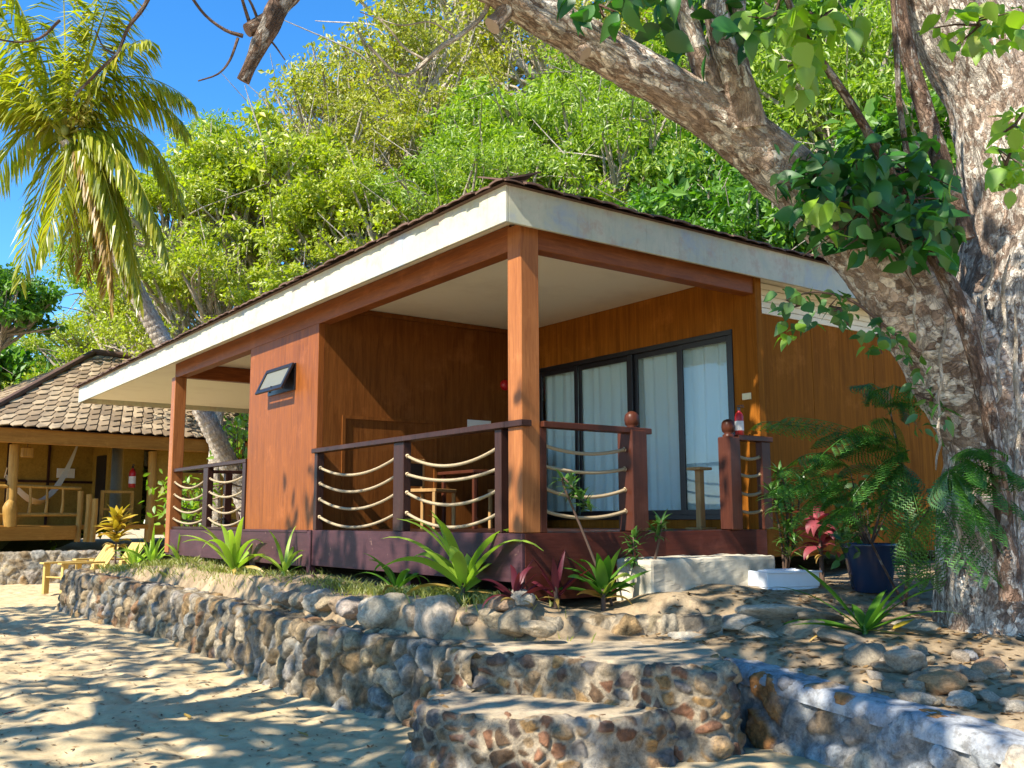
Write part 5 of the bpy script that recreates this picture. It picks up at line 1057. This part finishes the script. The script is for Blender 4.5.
for k, (a, b_) in enumerate(FRONDS*3):
    if k >= len(FRONDS) and b_[1] > 540: continue
    dz = rg.uniform(-.45, .25); jx, jy = (rg.uniform(-26, 26), rg.uniform(-24, 24)) if k >= len(FRONDS) else (0, 0)
    P0 = at(a[0], a[1], dpx(a[0])); P2 = at(b_[0]+jx, b_[1]+jy, dpx(b_[0]+jx)+(dz if b_[0] < 920 else dz*.25)); P1 = (P0+P2)/2+A3(0, 0, .12+.1*rg.random()); tt = np.linspace(0, 1, 15)[:, None]
    Pp = (1-tt)**2*P0+2*tt*(1-tt)*P1+tt**2*P2; Tn = np.gradient(Pp, axis=0); Tn /= np.linalg.norm(Tn, axis=1)[:, None]; m.tube(Pp, .003, 4, False)
    for i in range(2, 15):
        for sg in (-1, 1):
            sd_ = np.cross(Tn[i], A3(0, 0, 1)); sd_ /= np.linalg.norm(sd_)+1e-6; pl = .17*math.sin(math.pi*(i+1)/17)+.04; dv = sd_*sg*.8+Tn[i]*.55+A3(0, 0, -.35); dv /= np.linalg.norm(dv); b2_ = np.cross(dv, Tn[i]); b2_ /= np.linalg.norm(b2_)
            for j in range(7):
                c_ = Pp[i]+dv*pl*(j+1)/7+A3(0, 0, -.02*(j/7)**2)
                for s2 in (-1, 1):
                    e_ = Tn[i]*s2*.7+dv*.5+A3(0, 0, -.15); e_ /= np.linalg.norm(e_); w_ = dv*.0065; l_ = .036
                    m.add([c_-w_, c_+e_*l_*.5-w_*1.1, c_+e_*l_, c_+w_], np.array([[0, 1, 2, 3]]))
obj('foliage', m, M['fern'], fe)
# left garden
tuft(0, 0, 46, .5, .12, 'croton', 'yellow and orange leaved croton left of the balcony post', 'croton', 'plant', 31, stem=.95, up=(.2, 1.3), droop=(.6, 1.4), pos=A3(*at(116, 545, 19.5)[:2], -.8))
for i, (px, py, dpt, L_, lab) in enumerate(((135, 545, 18.5, .6, 'lime strap leaved clump right of the croton'), (152, 548, 16.6, .75, 'lime strap leaved clump left of the balcony post'), (180, 552, 15.2, .45, 'small lime strap leaved clump below the balcony rail'))):
    q = at(px, py, dpt); tuft(0, 0, 16, L_, .075, 'strap_lime', lab, 'spider_lily', 'plant', 40+i, pos=A3(q[0], q[1], float(garden_h(q[0], q[1]))), up=(.9, 1.4), droop=(.4, 1.3))
sh = thing('leafy_shrub', 'green shrub behind the far balcony railing, beside the palm trunk', 'plant', tuple(at(240, 520, 24.3))); m = MB(); s = MB(); b0_ = at(240, 535, 24.3)
for k in range(22):
    q = at(240+rg.uniform(-14, 20), 445+rg.uniform(-35, 45), 24.3+rg.uniform(-.6, .6)); s.tube([b0_, (b0_+q)/2, q], [.03, .02, .008], 5); leafcloud(m, q, (.45, .45, .4), 16, .2, rg, .5)
obj('stem', s, M['twig'], sh); obj('foliage', m, M['leaf_lime'], sh)
sh = thing('leafy_shrub', 'pale green shrub seen through the balcony ropes, behind the porch post', 'plant', tuple(at(180, 545, 18.3))); m = MB(); s = MB(); b0_ = at(183, 548, 18.3)
for k in range(24):
    q = at(185+rg.uniform(-18, 20), 508+rg.uniform(-26, 20), 18.3+rg.uniform(-.4, .4)); s.tube([b0_, (b0_+q)/2, q], [.02, .014, .006], 5); leafcloud(m, q, (.35, .35, .3), 14, .16, rg, .5)
obj('stem', s, M['twig'], sh); obj('foliage', m, M['leaf_lime'], sh)
def grass(cx, cy, sx, sy, n, h, seed):
    rg = np.random.default_rng(seed); x = cx+rg.normal(size=n)*sx; y = cy+rg.normal(size=n)*sy; k = x > front_x(y)+.1; x, y = x[k], y[k]; n = len(x); z = garden_h(x, y)
    Q = np.stack([x, y, z], -1); d = rg.normal(size=(n, 3))*.45; d[:, 2] = 1; a = rg.uniform(0, 6.3, n); b = np.stack([np.cos(a), np.sin(a), 0*a], -1)*.006; l = h*rg.uniform(.5, 1.2, n)[:, None]
    return np.stack([Q-b, Q+b, Q+d*l*.6+b*.7, Q+d*l*A3(1.2, 1.2, .9)], 1).reshape(-1, 3)
gv = np.concatenate([grass(-.2, 1.7, .18, .9, 1500, .09, 1), grass(-.35, 9.5, .35, 1.8, 2600, .11, 2), grass(-.15, .9, .12, .3, 600, .1, 3), grass(-.2, 6, .2, 1.3, 900, .08, 4)])
stuff('grass', mesh('grass', gv, [np.arange(len(gv)).reshape(-1, 4)]), M['grass'], 'thin yellow green grass growing in the planting bed', 'grass')
# white pebbles, rubble, flat stones
flats = [(705, 628, .22), (735, 622, .30), (775, 612, .34), (815, 618, .30), (850, 640, .26), (800, 632, .28), (758, 632, .22), (900, 625, .22), (690, 636, .18), (930, 628, .2)]
for i, (px, py, s_) in enumerate(flats):
    P = ground_hit(px, py); rock((P[0], P[1], P[2]-.01), (s_, s_*.7, s_*.34), '%s flat grey stone along the path, counted from the steps' % ORD[i], 'flat grey stones bordering the path')
rub = []
rg = np.random.default_rng(5)
for i in range(44):
    px = rg.uniform(850, 1024); py = 640+rg.uniform(8, 62)+(px-850)*.06; rub.append((px, py, rg.uniform(.04, .085)))
for i, (px, py, s_) in enumerate([(905, 672, .16), (868, 662, .14), (940, 690, .13), (985, 676, .12)]+rub):
    P = ground_hit(px, py); big = i < 4
    rock((P[0], P[1], P[2]+s_*.3), (s_*1.2, s_, s_*.9), ['wide grey boulder in the rubble behind the cement capped wall', 'brown boulder nearest the steps in the rubble behind the capped wall', 'low tan boulder beside the cement cap', 'round boulder below the big tree roots'][i] if big else 'small broken stone in the rubble bed behind the cement capped wall', 'boulders in the rubble bed' if big else 'small rubble stones behind the cement capped wall', 'boulder' if big else 'rubble_stone', 'boulder' if big else 'stone')
# litter of twigs and leaf scraps
rg = np.random.default_rng(15); lv = []
for _ in range(5200):
    if rg.random() < .42: x, y = rg.uniform(-5, -1.2), rg.uniform(-2.5, 9); z = float(sand_h(np.array(x), np.array(y)))+.008
    else: x, y = rg.uniform(.5, 5), rg.uniform(-4.2, -.7); z = float(garden_h(np.array(x), np.array(y)))+.008
    a = rg.uniform(0, 6.3); l = rg.uniform(.012, .035) if x < -1 else rg.uniform(.015, .05); d = A3(math.cos(a), math.sin(a), rg.normal()*.15)*l; b = A3(-math.sin(a), math.cos(a), rg.normal()*.2)*l*.35; p_ = A3(x, y, z); lv += [p_-d, p_+b, p_+d, p_-b]
stuff('litter', mesh('litter', np.array(lv), [np.arange(len(lv)).reshape(-1, 4)]), m_leaf('dry leaf scraps', (.12, .06, .025), (.30, .18, .07), .1), 'dry leaf scraps strewn over the sand and soil', 'litter')
for i, (px, py, lab) in enumerate(((251, 694, 'dark red fallen leaf on the sand below the long wall'), (308, 738, 'brown fallen leaf on the sand nearest the steps'), (152, 766, 'dark red fallen leaf at the bottom edge of the sand'), (3, 716, 'dark red fallen leaf at the left edge of the sand'), (190, 720, 'brown fallen leaf on the shaded sand left of the red leaf'), (228, 738, 'small brown fallen leaf below the red one'))):
    P = ground_hit(px, py, sand_h); m = MB(); m.leaf(P+A3(0, 0, .012), (math.cos(i*2), math.sin(i*2), .1), (.1, .1, 1), .11, .055, .3, -.15)
    o = obj('fallen_leaf', m, m_leaf('red fallen leaf', (.14, .01, .02), (.25, .03, .04), .1) if i in (0, 2, 3) else M['palm_dry']); tag(o, lab, 'leaf', 'fallen leaves on the sand')
m = MB(); fo = ground_hit(893, 632); m.leaf(fo+A3(0, 0, .02), (1, -.5, .2), (0, 0, 1), .2, .1, .4, -.2); o = obj('fallen_leaf', m, M['croton']); tag(o, 'large orange dry leaf beside the bromeliad', 'leaf')
# the empties that only hold instanced parts need no bookkeeping property
for o in bpy.data.objects:
    if '_local' in o: del o['_local']
